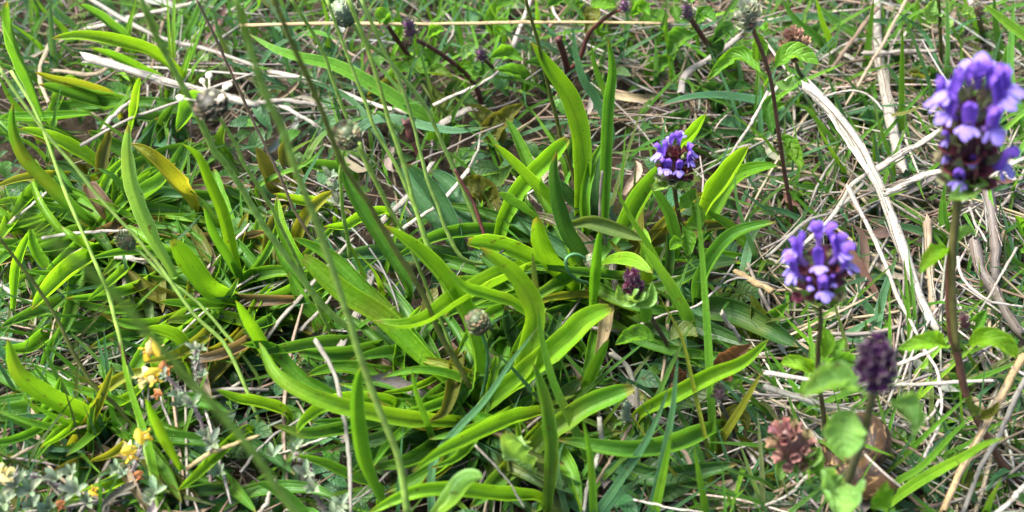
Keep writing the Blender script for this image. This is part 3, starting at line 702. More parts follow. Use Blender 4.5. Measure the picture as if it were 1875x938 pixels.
STRAWS = '''
467,193 400,172 350,157 320,151 217,120 159,106|16|18,30|W|thick frayed white straw with a blunt split end, upper left|tp=-.2
160,-5 233,37 300,70 383,93 467,120|9|12,16|S|grey straw running from the top left edge under the white frayed one
440,47 620,43 770,42 937,40 1207,43|8|34,26|A|long straight golden straw lying level along the top of the picture
493,130 560,147 670,187 747,207|10|8,14|W|pale straw passing behind the stalks below the broad arching grass blade
1474,154 1515,192 1558,246 1592,305 1622,370 1658,473 1685,546 1715,606|25|40,12|W|widest white straw, split at its upper end, running diagonally down the right side|tp=.3 fl=.5
1490,180 1520,215 1552,262 1590,318|7|34,38|W|thin split sliver lying along the upper edge of the widest white straw
1605,-5 1607,83 1618,160 1632,233 1652,307|19|10,16|S|speckled grey-tan straw standing nearly upright at the upper right|tp=-.1 fl=.5
1602,312 1655,277 1715,243|14|20,34|W|flat white straw rising toward the big upper-right flower|fl=.4
1622,353 1672,333 1720,315|15|28,36|W|short wide white straw joined to the widest white straw from the right|fl=.4
1507,178 1541,168 1574,168 1602,185 1617,203|5|30,24|W|thin white straw bent into an arch above the widest white straw
1552,340 1578,396 1612,463 1645,546 1678,610|9|30,14|W|narrow pale straw parallel to the left of the widest white straw
1588,318 1555,345 1525,396 1465,453|9|26,30|W|forked pale straw slanting to the lower-middle purple flower
1582,335 1530,385 1480,402 1405,470|8|18,14|S|dull grey straw just beneath the forked pale straw
1407,168 1373,227 1335,290|7|34,14|W|slim white straw leaning between the small middle flower and the maroon stem
1400,190 1420,162 1451,140|9|26,36|W|short white straw propped against the leafy maroon stem at the upper right
1400,682 1505,697 1638,703 1818,697|9|26,20|W|long level white straw behind the blurred purple bud
1400,708 1472,732 1538,752 1640,775|14|24,14|S|grey-white straw slanting below the long level white straw
1645,667 1698,645 1722,632|8|28,34|W|short pale straw right of the blurred purple bud
1692,640 1718,685 1720,758 1692,838|7|18,22|W|bent pale straw curving down beside the reddish stem
1874,652 1835,722 1805,782 1772,842 1725,940|16|40,18|A|thick tan straw slanting down the lower right edge
1880,690 1850,740 1820,800 1790,850 1765,935|11|30,14|S|dull straw running beside the thick tan one at the lower right edge
1878,890 1822,940|11|24,26|W|white straw cutting the bottom right corner
1618,795 1665,825 1725,858|8|18,16|K|brown straw behind the snail shell
577,622 613,682 630,765 640,842 643,940|10|36,20|S|long grey drooping straw in front of the sweeping bright leaf, lower left of centre
682,500 672,526 650,580 637,598|18|14,8|S|flat bluish-grey dead blade above the horizontal two-toned leaf|fl=.2 tp=0
630,625 612,665 593,704|17|12,6|S|flat pale grey dead blade under the sweeping bright leaf|fl=.2
1098,768 1100,818 1083,872 1068,940|11|16,10|S|mottled grey upright straw among the bottom grass blades
1157,778 1117,842 1087,892|7|18,14|K|brown straw leaning across the bottom grass blades
1118,645 1157,682 1169,735 1166,765|11|22,8|S|curled grey-brown dead blade below the pale-green hanging leaf
1160,915 1217,928 1290,940|5|16,14|W|thin white straw lying at the foot of the blue-green blades
860,310 803,376 717,433|9|16,12|W|pale straw crossing between two green stalks, centre left
697,410 737,366 790,300|13|10,14|S|wide dull straw lying behind the folded dark leaf|fl=.35
1345,496 1375,513 1412,533|13|16,14|A|cut cream straw with a blunt end near the lower-middle flower|tp=0
1159,601 1228,573 1275,560 1345,510 1410,520|5|22,14|W|thin wiry straw curving behind the tall spear-like blade
1321,572 1338,600 1357,632|9|26,12|W|short forked white twig on the dark broad leaf
77,436 150,428 250,420|8|18,16|W|level white straw crossing the left rosette
-5,425 43,386 87,350|7|16,22|W|thin pale straw at the left edge
147,267 233,220 333,183 467,133|7|20,30|S|long thin grey straw crossing under the dark fringed head
189,238 210,210 243,184|9|18,20|W|short pale straw crossing the long thin grey one
210,470 283,480|13|14,12|W|broad white stub below the small tufted head
227,490 228,542|11|6,14|S|grey stub standing upright in a dark gap on the left
370,503 397,473 457,410|7|12,20|W|thin white straw behind the small clover
80,510 110,485 150,456|8|10,14|S|grey straw in the shade under the left rosette
-5,520 30,535 60,553|8|14,12|W|pale straw poking in from the left edge at mid height
470,500 495,535 523,572|8|10,8|W|pale straw in the dark gap left of the widest leaf
483,625 525,570 563,530 643,440|9|12,16|S|long grey straw rising behind the bitten broad leaf
550,606 578,575 605,545|8|14,12|S|short grey straw below the bitten broad leaf
470,188 530,190 582,193|11|12,12|S|level grey-brown straw left of the round grey-green head
503,187 540,210 579,231|9|12,8|W|pale diagonal straw below the level grey-brown one
793,193 870,160 913,130|7|16,22|W|speckled white twig pointing to the small top flower buds
753,302 803,277 860,250 923,227|5|20,26|N|dark thin stem crossing in front of the right-hand stalks
857,312 868,280 880,243|6|14,18|S|short grey stem standing on the dark thin one
800,233 840,212 878,198|15|10,12|S|crumpled grey-white dead leaf with black specks|nm=1 fl=.3
1247,170 1258,135 1307,103 1353,67|15|12,22|S|twisted grey-brown dead leaf in the upper right of middle|nm=1 fl=.3
938,90 957,40 972,-5|10|14,22|W|white straw leaning at the top edge, middle
1662,-5 1618,80 1598,113 1548,193|7|22,12|T|tan straw crossing behind the speckled upright one
1608,13 1565,63 1525,123|9|20,14|K|brown flattened straw at the top right
1498,110 1555,80 1612,67|7|12,16|S|thin grey straw behind the brown seed head, top right
1578,97 1640,98 1712,94|10|14,14|S|level grey straw tied across the speckled upright one
1782,436 1798,496 1832,553 1866,608|22|22,12|N|dark mottled hairy dead stem slanting at the right edge|fl=.9
1808,342 1818,423 1822,505|24|24,14|N|dark mottled dead stem standing under the big upper-right flower|fl=.9
1775,380 1790,410 1806,443|6|30,28|S|thin curl of straw by the dark dead stems
1754,470 1760,505 1785,535 1818,553 1875,562|6|34,26|W|thin looping pale straw crossing the dark dead stems
1862,453 1825,513 1792,572|6|30,24|S|thin grey straw leaning over the dark dead stems
1698,400 1705,513 1715,610|17|16,8|T|tan brown upright dead stem left of the reddish flower stem
745,222 760,262 782,300|20|22,6|M|curled rust-brown dead leaf between two stalks, top centre|nm=1 fl=.4
1118,460 1124,520 1132,580|15|14,6|N|dark grey hairy dead stem behind the pink-purple bud|fl=.8
1103,313 1099,396 1110,450|6|40,20|N|thin dark dead stem in front of the tall upright twin leaves
235,50 190,130 100,130|12|8,14|T|flattened tan dead blade at the upper left
100,60 75,130 90,190|10|10,16|T|tan dead blade hanging at the upper left corner
155,55 300,20 390,-5|10|8,14|W|white straw slanting up at the top left
350,-5 300,40 270,150|9|8,12|K|brown dead blade behind the frayed white straw
740,615 700,560 660,520|12|12,8|T|pale tan dead blade arching behind the lower stalks
760,790 730,850 640,930|6|12,10|S|thin grey straw at the bottom, left of the wavy leaf
870,815 920,875 960,930|5|30,20|S|thin wiry grey straw behind the curled leaf tip, bottom
505,880 480,925 465,950|9|22,16|W|white straw at the bottom edge, left
440,865 500,800 560,760|6|12,12|S|thin grey straw over the woolly grey leaves
640,765 600,800 480,840|6|12,8|W|pale thin straw in the dark gap, lower left of centre
440,700 400,720 330,735|7|10,8|W|pale straw behind the woolly upright shoot
340,860 380,835 470,800|9|20,18|A|cream straw lying over the yellow-green leaf, lower left
55,730 75,800 70,870|9|12,8|T|tan straw hanging at the lower left
20,840 90,800 160,780|7|14,18|T|golden-tan straw crossing under the broad bright leaf
1445,620 1520,650 1600,640|7|12,12|T|tan straw left of the blurred purple bud
1735,800 1660,770 1600,720|8|12,16|T|tan straw crossing behind the blurred purple bud
1740,700 1690,770 1620,780|7|10,12|W|pale straw tangled above the snail shell
1860,330 1800,300 1740,310|9|18,16|W|pale straw below the big upper-right flower
1875,290 1800,330 1760,370|10|20,14|W|broad pale straw at the right edge behind the big flower
1480,870 1440,905 1380,930|7|14,10|S|grey straw under the pinkish seed head
1560,880 1500,860 1420,900|8|10,12|K|brown straw under the snail shell
'''
for ln in STRAWS.strip().split('\n'): straw(ln)
# ------------------------------------------------------------------ self-heal
def frameM(pos, z, up, s=1.):
    z = Vector(z).normalized(); y = Vector(up)-z*Vector(up).dot(z); y.normalize(); x = y.cross(z)
    m = Matrix((x, y, z)).transposed().to_4x4()*1.
    m = Matrix.Translation(Vector(pos)) @ m @ Matrix.Diagonal((s, s, s, 1)); return m
def grid(Pts, col, mb):
    n, k, _ = Pts.shape; i = np.arange(n-1)[:, None]*k+np.arange(k-1)
    F = np.stack([i, i+1, i+k+1, i+k], -1).reshape(-1, 4)
    uu = np.stack(np.meshgrid(np.linspace(0, 1, k), np.linspace(0, 1, n)), -1).reshape(-1, 2)
    mb.add((Pts.reshape(-1, 3), F, uu), col)
def flower_mesh(v):
    b = MB(); r_ = random.Random(v); k = lambda a: 1+r_.uniform(-a, a)
    zy = spline(np.array([(0, 0, 0), (0, .3, 3), (0, 1.6, 5.6), (0, 3.6, 7.4), (0, 5.2*k(.08), 8.5), (0, 6.3*k(.1), 9.5), (0, 6.7*k(.1), 10.4)]), 15)
    rad = np.interp(np.linspace(0, 1, 15), [0, .3, .55, .75, .9, 1], [.8, 1.1, 1.7, 2.1*k(.1), 2.15, 1.25])
    T = tangents(zy); N = np.stack([T[:, 0]*0, T[:, 2], -T[:, 1]], 1)
    a = np.radians(np.linspace(-84, 84, 11))
    sp = np.interp(np.linspace(0, 1, 15), [0, .4, .6, 1], [1.9, 1.6, 1.05, .95])[:, None]
    pts = zy[:, None]+np.array([1., 0, 0])*(np.sin(a*sp)*rad[:, None])[..., None]+N[:, None]*(np.cos(a*sp)*rad[:, None])[..., None]
    pts[-1, :, 1:] += np.stack([-np.abs(np.sin(a*2.2)), .7*np.abs(np.sin(a*2))-.45], 1)*.6
    pts[-5:] += np.array([0, .14, .2])*np.array([r_.uniform(-1, 1) for _ in range(55)]).reshape(5, 11, 1)
    grid(pts[:6], (.21, .12, .4), b); grid(pts[5:], (.165, .075, .46), b)
    for x0, wd, ln, an in ((0, 3.7, 5., 0), (-1.5, 2.2, 3.2, -38), (1.5, 2.2, 3.2, 38)):
        an = math.radians(an+r_.uniform(-8, 8)); n = 9; tt = np.linspace(0, 1, n)
        c = np.stack([x0*.5+np.sin(an)*ln*tt, .9-ln*.75*tt**1.4+.2, 5.2+ln*.62*np.sqrt(tt)*np.cos(an)], 1)
        f = np.interp(tt, [0, .3, .7, .92, 1], [.45, .6, 1, .8, .3])*wd/2; s = np.linspace(-1, 1, 7)
        g = c[:, None]+np.array([1., 0, 0])*(s*f[:, None])[..., None]+np.array([0, -.3, .45])*(-(np.abs(s)**2)*f[:, None]*.5+.3*tt[:, None]*np.sin(s*9+r_.random()*6))[..., None]
        if x0 == 0: g[-1, :, 1] += np.array([r_.uniform(-.5, .4) for _ in range(7)])
        grid(g, jit((.25, .185, .57), .12), b)
    return b.mesh('flower', M_PET, True)
FLW = [flower_mesh(i) for i in range(4)]
def calyx_mesh():
    b = MB(); n = 7; t = np.linspace(0, 1, n); a = np.linspace(0, 2*np.pi, 13)
    r = np.interp(t, [0, .15, .5, .8, 1], [.3, .9, 1.35, 1.6, 1.75])
    z = t[:, None]*5.2+np.where(t[:, None] > .8, .55*np.sin(a*5)[None]*((t[:, None]-.8)/.2), 0)
    p = np.stack([np.cos(a)[None]*r[:, None]*1.2, np.sin(a)[None]*r[:, None]*.8, z], -1); grid(p, None, b)
    return b.mesh('calyx', M_CAL)
CALYX = calyx_mesh()
def bractmat(nm, ec, lo=.62):
    m, t = newmat(nm); g = NT(t); base = basecol(g, 'obj')
    sx = g.n('ShaderNodeSeparateXYZ', {0: g.n('ShaderNodeUVMap').outputs[0]})
    au = g.math('ABSOLUTE', g.math('MULTIPLY_ADD', sx.outputs[0], 2., -1.)); e = g.math('MAXIMUM', g.ramp(au, lo, .95), g.ramp(sx.outputs[1], lo+.08, .97))
    pos = g.n('ShaderNodeTexCoord').outputs['Object']
    nz = g.n('ShaderNodeTexNoise', {'Vector': pos, 'Scale': 1.2, 'Detail': 3.}).outputs[0]
    col = g.mix(g.math('MULTIPLY', e, .75), g.mix(nz, base, g.mix(1., base, (.6, .6, .6, 1), 'MULTIPLY')), ec)
    surface(g, col, .55, .3, .3); return m
M_BR = bractmat('bract', (.12, .025, .05, 1)); M_BR2 = bractmat('pale_edged_bract', (.22, .2, .18, 1), .8)
def bract_mesh(mat):
    t = np.linspace(0, 1, 10); c = np.stack([0*t, 3.2*np.sin(t*1.5)-.6*t**3, 6.2*t*(1-.12*t)], 1)
    b = MB(); b.add(ribbon(c, 7.4, 'ovate', 9, .55, .1, .04, 3, hint=(0, -1, .2))); return b.mesh('bract', mat)
BRACT = bract_mesh(M_BR); BRACT2 = bract_mesh(M_BR2)
def head(plant, base, top, hs, wpx, whorls, flowers, calc, brc, core=(.06, .02, .03), ncal=6, seed=0, bs=1., cs=1., bro=.42, pale=False):
    rr = random.Random(seed+5); b0, b1 = P(*base, hs[0]), P(*top, hs[1]); ax = unit(b1-b0); L = np.linalg.norm(b1-b0); R = wpx/2*mpp(b0)
    f = unit((CAM-b0)-ax*np.dot(CAM-b0, ax)); rt = np.cross(ax, f)*-1
    rt = -np.cross(f, ax) if np.dot(-np.cross(f, ax), RT) > 0 else np.cross(f, ax)
    zz = np.linspace(0, 1, 12); c = b0+ax*(L*.84*zz)[:, None]
    hd = one('flower_head', tube(c, R*.58*np.interp(zz, [0, .1, .5, .85, 1], [.5, .95, 1, .8, .35]), 10), M_CAL, plant, core)
    az = lambda d: f*math.cos(math.radians(d))+rt*math.sin(math.radians(d))
    for w_ in range(whorls):
        t = (w_+.25)/whorls; tap = 1-.45*max(0, t-.45)/.55
        for j in range(ncal):
            d = az(j*360/ncal+w_*30+rr.uniform(-8, 8)); el = math.radians(28+38*t+rr.uniform(-8, 8))
            z = d*math.cos(el)+ax*math.sin(el)
            obj('calyx', CALYX, hd, jit(calc if rr.random() < .65 else tuple(.6*a_+.2*b_ for a_, b_ in zip(brc, calc)), .25), frameM(b0+ax*L*t+d*R*.38*tap, z, ax, R*.135*tap*cs*rr.uniform(.9, 1.1)))
        for j in range(4 if bs else 0):
            d = az(j*90+w_*45+rr.uniform(-8, 8))
            obj('bract', BRACT2 if pale else BRACT, hd, jit(brc, .2), frameM(b0+ax*L*(t-.12)+d*R*bro*tap, d*.45+ax*.9, -d, R*.11*tap*bs*rr.uniform(.9, 1.1)))
    for j in range(4):                                    # young calyces closing over the tip
        d = az(j*90+rr.uniform(-25, 25)); z = ax+d*rr.uniform(.15, .45)
        obj('calyx', CALYX, hd, jit(calc, .25), frameM(b0+ax*L*.8+d*R*.13, z, d, R*.085*cs*rr.uniform(.9, 1.15)))
    for (a, t, el, s) in flowers:
        d = az(a); el = math.radians(el); z = d*math.cos(el)+ax*math.sin(el)
        up = ax*math.cos(el)-d*math.sin(el)
        obj('flower', rr.choice(FLW), hd, None, frameM(b0+ax*L*t+d*R*.45, z, up, .00088*s*rr.uniform(.9, 1.08)))
    return hd
def sstem(path, w, hs, ck, plant, taper=.8):
    c = spline(rooted(trace(path, hs)), 30); r = .5*np.array([mpp(p) for p in c[::29]]).mean()*w
    return one('stem', tube(c, r*np.linspace(1, taper, 30), 8, ridge=.1), M_STEM, plant, jit(CB[ck], .06) if isinstance(ck, str) else ck)
def sleaf(spec, plant):
    p, w_, hs, ck, *o = [q.strip() for q in spec.split('|')]
    extra = (o[0] if o else '')+' '
    base = 'w=.16 q=.16 '; 
    return leaf('|'.join([p, w_, hs, ck, base+extra]), plant, M_SH, 'leaf', 'ovate')
def selfheal(at, label, stems, leaves, cat='self-heal plant'):
    t = thing('selfheal_plant', P(*at, 2), label, cat, 'self-heal plants')
    for s in stems: sstem(*s, t)
    for l in leaves.strip().split('\n'):
        if l.strip(): sleaf(l, t)
    return t
BR_G = (.27, .31, .14); CAL_M = (.15, .04, .055)
t = selfheal((1862, 890), 'tallest self-heal with the biggest violet flower head, upper right', [('1862,890 1828,838 1788,765 1765,708 1752,642 1742,613 1738,513 1745,446 1758,336', 16, (3, 98), (.115, .055, .035))], '''
1742,450 1720,470 1684,502|40|77,82|B|r=-25
1752,446 1768,432 1784,425|26|78,86|P|f=.8
1738,634 1700,628 1643,640|40|53,57,5|B
1766,634 1815,622 1864,655|42|53,55,6|B
1780,345 1765,358 1736,366|40|100,102|P
1768,338 1790,345 1812,340|50|98,104|P|f=.5
1775,338 1800,325 1815,312|50|98,104|P|f=.5
1755,338 1735,325 1722,308|50|98,104|P|f=.5
1788,768 1775,740 1778,720|26|32,40|V
1790,770 1815,755 1830,735|24|32,40|O''')
one('stem', tube(spline(trace('1752,642 1745,560 1745,446 1758,336', (54.2, 98)), 16), 6.2*mpp(P(1750, 500, 75)), 8, ridge=.1), M_STEM, t, (.11, .1, .03))
head(t, (1768, 330), (1786, 172), (98, 124), 112, 6, [
 (176, .95, 76, 1.05), (205, .95, 64, .8), (-97, .76, 26, 1.05), (-68, .9, 48, .95), (-52, .78, 34, .9), (-6, .76, 32, .9), (36, .72, 26, .9), (62, .88, 46, .9), (90, .88, 46, 1.05),
 (112, .8, 36, 1.), (-118, .84, 44, .85), (145, .9, 54, .85), (-12, .16, 18, .75), (72, .2, 14, .9), (84, .42, 14, .4), (12, .36, 24, .36), (-70, .48, 20, .45), (-62, .3, 14, .36)], CAL_M, BR_G, seed=1, bs=1.3, cs=.95, bro=.56)
t = selfheal((1280, 478), 'self-heal with a small violet flower head just above the long bright plantain leaves, mid picture', [('1282,480 1253,423 1240,380 1233,322', 10, (4, 50), (.1, .075, .03))], '''
1240,385 1258,372 1276,345|30|38,44|b
1246,408 1256,430 1258,470|34|36,28|b
1250,420 1275,405 1270,370|34|30,36|b
1255,440 1245,448 1226,458|30|26,24|b
1232,332 1215,340 1194,350|34|46,49|P
1236,332 1250,342 1274,336|34|46,50|P''')
head(t, (1233, 326), (1238, 276), (48, 58), 72, 3, [(-85, .6, 26, .6), (-60, .75, 42, .58), (-20, .5, 26, .55), (15, .5, 26, .58), (60, .65, 30, .58), (90, .7, 36, .6), (170, .9, 68, .62), (-150, .85, 54, .58), (-42, .45, 24, .52), (120, .7, 34, .5)], (.11, .03, .03), BR_G, seed=2)
t = selfheal((1510, 832), 'self-heal with a violet flower head just left of the widest white straw', [('1512,835 1508,758 1498,692 1498,645 1502,596 1502,548', 10, (4, 76), (.085, .075, .03))], '''
1505,592 1510,620 1508,656|32|60,52|B
1494,684 1465,668 1430,664|32|40,40,4|B
1504,686 1535,664 1568,664|32|40,40,4|b
1500,548 1482,548 1466,532|40|74,80|P
1506,548 1528,545 1548,525|40|74,80|P
1503,548 1500,556 1492,560|34|76,80|P
1503,640 1525,650 1545,620|22|52,50|b''')
head(t, (1503, 545), (1498, 462), (76, 88), 92, 4, [(175, .92, 70, .85), (-95, .7, 32, .78), (-80, .8, 46, .8), (-68, .5, 22, .76), (70, .78, 42, .82), (95, .8, 50, .8), (80, .55, 24, .78), (0, .75, 40, .72), (6, .34, 16, .78), (-102, .45, 18, .72), (112, .6, 30, .74), (-30, .4, 20, .36), (40, .4, 24, .36)], (.11, .025, .045), BR_G, seed=3)
t = selfheal((1235, 655), 'self-heal with a closed pink-purple bud on pale curled bracts, right of the rosette', [('1235,660 1217,623 1202,598 1180,560 1165,535', 10, (4, 46), (.09, .055, .04))], '''
1170,545 1178,570 1182,592|30|44,36|b
1208,628 1170,615 1126,632|38|18,22|b
1222,625 1250,610 1278,616|40|18,22|V
1240,690 1230,675 1225,665|30|12,16|R
1164,542 1140,545 1132,520|30|42,50|P|f=.9 c=.6
1164,542 1160,552 1150,548|30|44,52|P|f=.8
1166,542 1186,545 1194,515|30|42,50|P|f=.9 c=.6''')
head(t, (1163, 540), (1155, 492), (44, 56), 50, 4, [], (.12, .027, .065), (.11, .024, .06), (.06, .014, .035), seed=4, cs=.6, bs=1.35, bro=.5, pale=True)
t = selfheal((1540, 938), 'blurred self-heal nearest the lens with a dark purple unopened head, lower right', [('1535,960 1555,875 1572,825 1588,768 1602,700', 17, (40, 100), (.1, .09, .045))], '''
1585,722 1530,705 1466,728|62|90,94|P
1566,742 1545,790 1548,842|84|87,80|P
1628,738 1662,745 1680,782|64|90,90|P
1660,758 1680,770 1672,800|32|88,90|P
1545,878 1530,905 1535,960|96|58,66|P
1538,905 1520,890 1505,880|46|58,62|P
1618,930 1625,915 1638,895|44|60,68|b
1590,930 1605,925 1625,880|30|56,62|b''')
head(t, (1602, 700), (1608, 618), (100, 112), 78, 5, [], (.05, .008, .055), (.045, .007, .05), (.025, .005, .025), seed=5, cs=.45, bs=1.6, bro=.6, pale=True)
t = selfheal((1520, 882), 'self-heal with a faded pinkish-brown seed head and pale lobed bracts beside the snail shell', [('1522,885 1500,868 1478,848 1458,830', 9, (8, 36), (.07, .05, .035))], '''
1478,848 1495,830 1500,815|34|34,42|P|f=.6
1475,848 1465,850 1450,862|30|34,30|P
1452,850 1432,858 1428,880|28|34,30|P|f=.5
1482,850 1492,850 1498,872|26|34,30|b
1465,845 1490,835 1512,848|24|36,38|P''')
head(t, (1460, 832), (1432, 782), (34, 50), 94, 3, [], (.31, .15, .13), (.22, .18, .08), (.13, .06, .05), seed=6, bs=.75, cs=.8, ncal=8)
t = selfheal((1470, 148), 'self-heal with a dried brown-pink seed head above one broad level leaf, top right', [('1475,150 1462,130 1455,100', 8, (4, 36), (.1, .1, .05))], '')
head(t, (1455, 100), (1452, 58), (34, 46), 52, 3, [], (.26, .15, .1), (.24, .22, .11), (.15, .09, .05), seed=7, bs=.8, cs=1.1)
t = selfheal((1448, 400), 'self-heal on a long maroon-brown stem with a pale green spiky head at the top edge', [('1450,402 1442,346 1435,307 1422,217 1412,150 1397,100 1375,45', 9, (4, 96), (.13, .06, .045))], '''
1412,130 1450,100 1500,118|40|70,74,3|b
1402,140 1350,105 1292,150|34|68,60|b
1382,50 1386,80 1388,110|38|84,72|b
1385,48 1400,55 1408,45|24|88,92|b
1420,258 1440,260 1468,310|34|40,36|b
1418,255 1405,200 1420,170|28|42,50|G
1438,300 1452,285 1450,255|26|34,40|b
1415,150 1440,160 1452,140|22|64,66|P''')
head(t, (1372, 42), (1368, 8), (94, 102), 50, 3, [], (.33, .37, .24), (.33, .38, .22), (.16, .17, .11), seed=8, bs=1.15)
SMALL = [
('self-heal with a violet-tipped bud on a maroon stem, top, left of the golden straw middle', [('765,118 757,113 725,70 710,47', 11, (4, 30), CB['M']), ('880,182 863,147 825,112 790,88 765,75', 10, (4, 34), CB['M'])], '''
715,50 700,35 695,45|34|30,34|b
757,100 770,125 830,140|38|14,18|b
770,85 790,110 795,125|36|24,16|G
830,118 855,130 872,150|30|14,12|b
780,70 800,60 815,55|26|30,32|b
850,135 840,125 835,112|24|14,20|b
728,70 732,55 722,30|24|22,30|b''', (752, 62), (745, 34), (34, 46), 44, (.14, .05, .12)),
('self-heal with a tiny dark purple rosette bud amid small round leaves, top centre', [('905,130 893,115 884,108', 8, (4, 26), CB['M'])], '''
890,108 930,100 960,112|34|24,26|b
880,105 860,95 845,110|28|24,24|P
905,75 920,55 935,60|30|18,24|b
880,110 885,130 865,140|26|22,14|G
900,40 915,15 945,5|28|12,24|G''', (882, 106), (880, 90), (26, 32), 38, (.09, .03, .09)),
('self-heal with a small grey-pink bud over leafy stems at the top edge, right of centre', [('1340,110 1300,85 1277,53 1262,30', 10, (4, 48), CB['M'])], '''
1270,48 1290,30 1312,38|30|40,44|G
1262,40 1240,30 1232,12|28|44,46|G
1280,60 1240,75 1222,102|44|30,20|G
1285,70 1310,90 1305,110|34|26,18|D
1300,85 1330,60 1345,70|30|24,28|D''', (1260, 30), (1255, 5), (48, 56), 40, (.13, .06, .11)),
('self-heal with a pink-tipped bud at the very top edge, middle', [('1040,140 1035,110 1022,70', 14, (4, 30), CB['M']), ('1035,138 1060,110 1080,60 1120,25 1140,18', 9, (4, 40), CB['M'])], '''
1090,55 1085,30 1070,62|34|24,20|O
1105,70 1100,50 1108,38|28|18,26|b
1080,5 1105,10 1130,12|34|34,40|b
1000,15 1020,0 1040,-10|34|26,30|G
1150,30 1175,20 1190,30|30|34,36|b''', (1142, 18), (1145, 0), (40, 46), 30, (.2, .08, .18)),
('self-heal with a tight maroon bud and one leaf beside the tall reddish stem', [('1790,640 1780,615 1768,598', 8, (4, 26), CB['M'])], '''
1772,600 1790,595 1806,568|34|22,28|G
1760,596 1745,600 1730,590|22|22,20|b''', (1768, 596), (1762, 575), (24, 32), 40, (.14, .045, .06)),
('self-heal with two brown-purple open seed whorls under a purple-flushed leaf, below the tall spear blade', [('1345,800 1325,750 1312,728', 8, (4, 24), CB['N'])], '''
1322,706 1335,670 1375,630|52|18,40|R
1255,700 1238,690 1222,675|34|14,20|R
1345,760 1360,770 1366,790|40|12,8|O
1360,690 1345,700 1330,720|36|16,10|G
1262,640 1275,655 1290,665|34|14,12|b''', (1316, 728), (1318, 708), (22, 28), 42, (.2, .1, .12)),
('self-heal seedling with pale green empty seed cups over a dark gap', [('1165,790 1150,770 1145,755', 6, (4, 18), CB['G'])], '''
1150,770 1130,775 1120,790|20|12,10|G''', (1145, 772), (1148, 728), (16, 28), 36, (.2, .24, .17)),
('self-heal with a brown seed head under a broad leaf at the upper right edge', [('1800,70 1795,45 1790,20', 12, (4, 36), CB['O']), ('1722,130 1722,60 1718,-5', 8, (4, 40), CB['O'])], '''
1715,45 1700,30 1712,0|36|28,36|P
1790,35 1770,25 1760,28|22|36,38|P
1720,50 1735,45 1740,52|22|28,28|P''', (1792, 28), (1792, 8), (36, 42), 34, (.16, .1, .06)),
]
for i, (lab, st, lv, hb, ht, hh, wp, cc) in enumerate(SMALL):
    x, y = st[0][0].split()[0].split(','); t = selfheal((float(x), float(y)), lab, st, lv)
    head(t, hb, ht, hh, wp*.8, 2, [], tuple(.28*a+.6*b_ for a, b_ in zip(cc, (.24, .26, .16))), (.25, .28, .17), cc, seed=20+i, ncal=5, bs=1.2, cs=.9, bro=.5)
# broad low leaves of flowerless self-heal shoots
SHOOTS = [('leafy self-heal shoot with dull olive leaves near the rust-brown curled leaf, top centre', (880, 230), '''
900,250 880,215 860,190|50|4,14|O
900,245 930,215 960,190|46|4,16|O
880,360 850,345 828,340|60|6,10|O
890,350 920,330 940,300|44|4,16|D
830,170 850,185 880,200|36|4,12|D
960,150 940,135 905,128|34|6,16|G
1000,140 985,120 960,115|30|4,14|D
820,210 800,180 790,160|36|6,14|D
720,150 740,130 760,140|30|4,14|G
690,180 720,165 745,180|40|4,12|O'''),
('low self-heal shoot with grey-green oval leaves beside the dark broad leaf, right of centre', (1400, 590), '''
1395,600 1385,570 1375,540|44|6,20|V
1410,605 1425,580 1445,555|44|6,18|G
1420,610 1440,600 1455,580|30|6,12|D
1450,650 1470,640 1490,630|36|4,12|D
1370,620 1350,600 1330,600|30|4,8|Y'''),
('self-heal shoot with small dark leaves in the hollow under the oval bristly head', (930, 620), '''
925,625 935,600 960,575|34|6,20|D
925,620 905,625 890,645|30|6,14|D
930,625 945,640 945,665|30|6,16|G
940,610 960,620 975,640|26|4,14|D'''),
('self-heal shoot with rounded leaves near the speckled upright straw, upper right', (1580, 200), '''
1580,200 1595,175 1600,150|44|4,14|G
1575,205 1560,190 1550,160|40|4,12|D
1670,150 1685,140 1660,130|30|4,14|O
1700,150 1680,125 1690,110|40|4,14|D
1620,240 1600,220 1570,215|40|4,12|X
1485,215 1500,200 1520,205|34|4,10|D
1470,80 1500,70 1520,90|40|4,10|D
1640,120 1630,100 1650,80|34|4,12|D'''),
('self-heal shoot with round green leaves at the right edge, above the dark dead stems', (1860, 440), '''
1880,445 1865,425 1858,395|44|8,24|b
1850,470 1830,455 1815,450|30|4,10|D
1480,360 1490,350 1500,345|40|4,12|G
1455,370 1465,360 1460,350|26|4,14|b'''),
('low self-heal shoot with yellowing leaves below the rosette, bottom right of centre', (1400, 880), '''
1405,900 1380,880 1350,870|44|4,10|D
1390,840 1370,820 1350,800|36|4,10|O
1430,900 1420,880 1400,870|34|4,12|O
1700,905 1680,880 1650,880|40|4,12|D
1790,900 1760,890 1730,880|50|4,12|O
1730,730 1745,700 1735,680|44|4,16|G'''),
('self-heal shoot with dark round leaves behind the leaning slim white straw, upper right of middle', (1320, 200), '''
1320,195 1300,175 1270,170|50|4,12|D
1330,190 1350,170 1380,160|50|4,12|D
1340,140 1310,110 1290,75|44|4,20|G
1400,230 1420,200 1440,190|44|4,14|G
1240,230 1255,215 1265,200|40|4,12|D
1285,240 1250,260 1230,250|40|4,12|D
1200,130 1225,110 1240,90|40|4,14|G
1180,60 1200,40 1230,40|40|4,16|G
1110,190 1095,160 1105,130|34|4,14|D
1460,200 1490,180 1500,150|40|4,14|D''')]
for lab, at, lv in SHOOTS: selfheal(at, lab, [], lv, 'self-heal shoot')

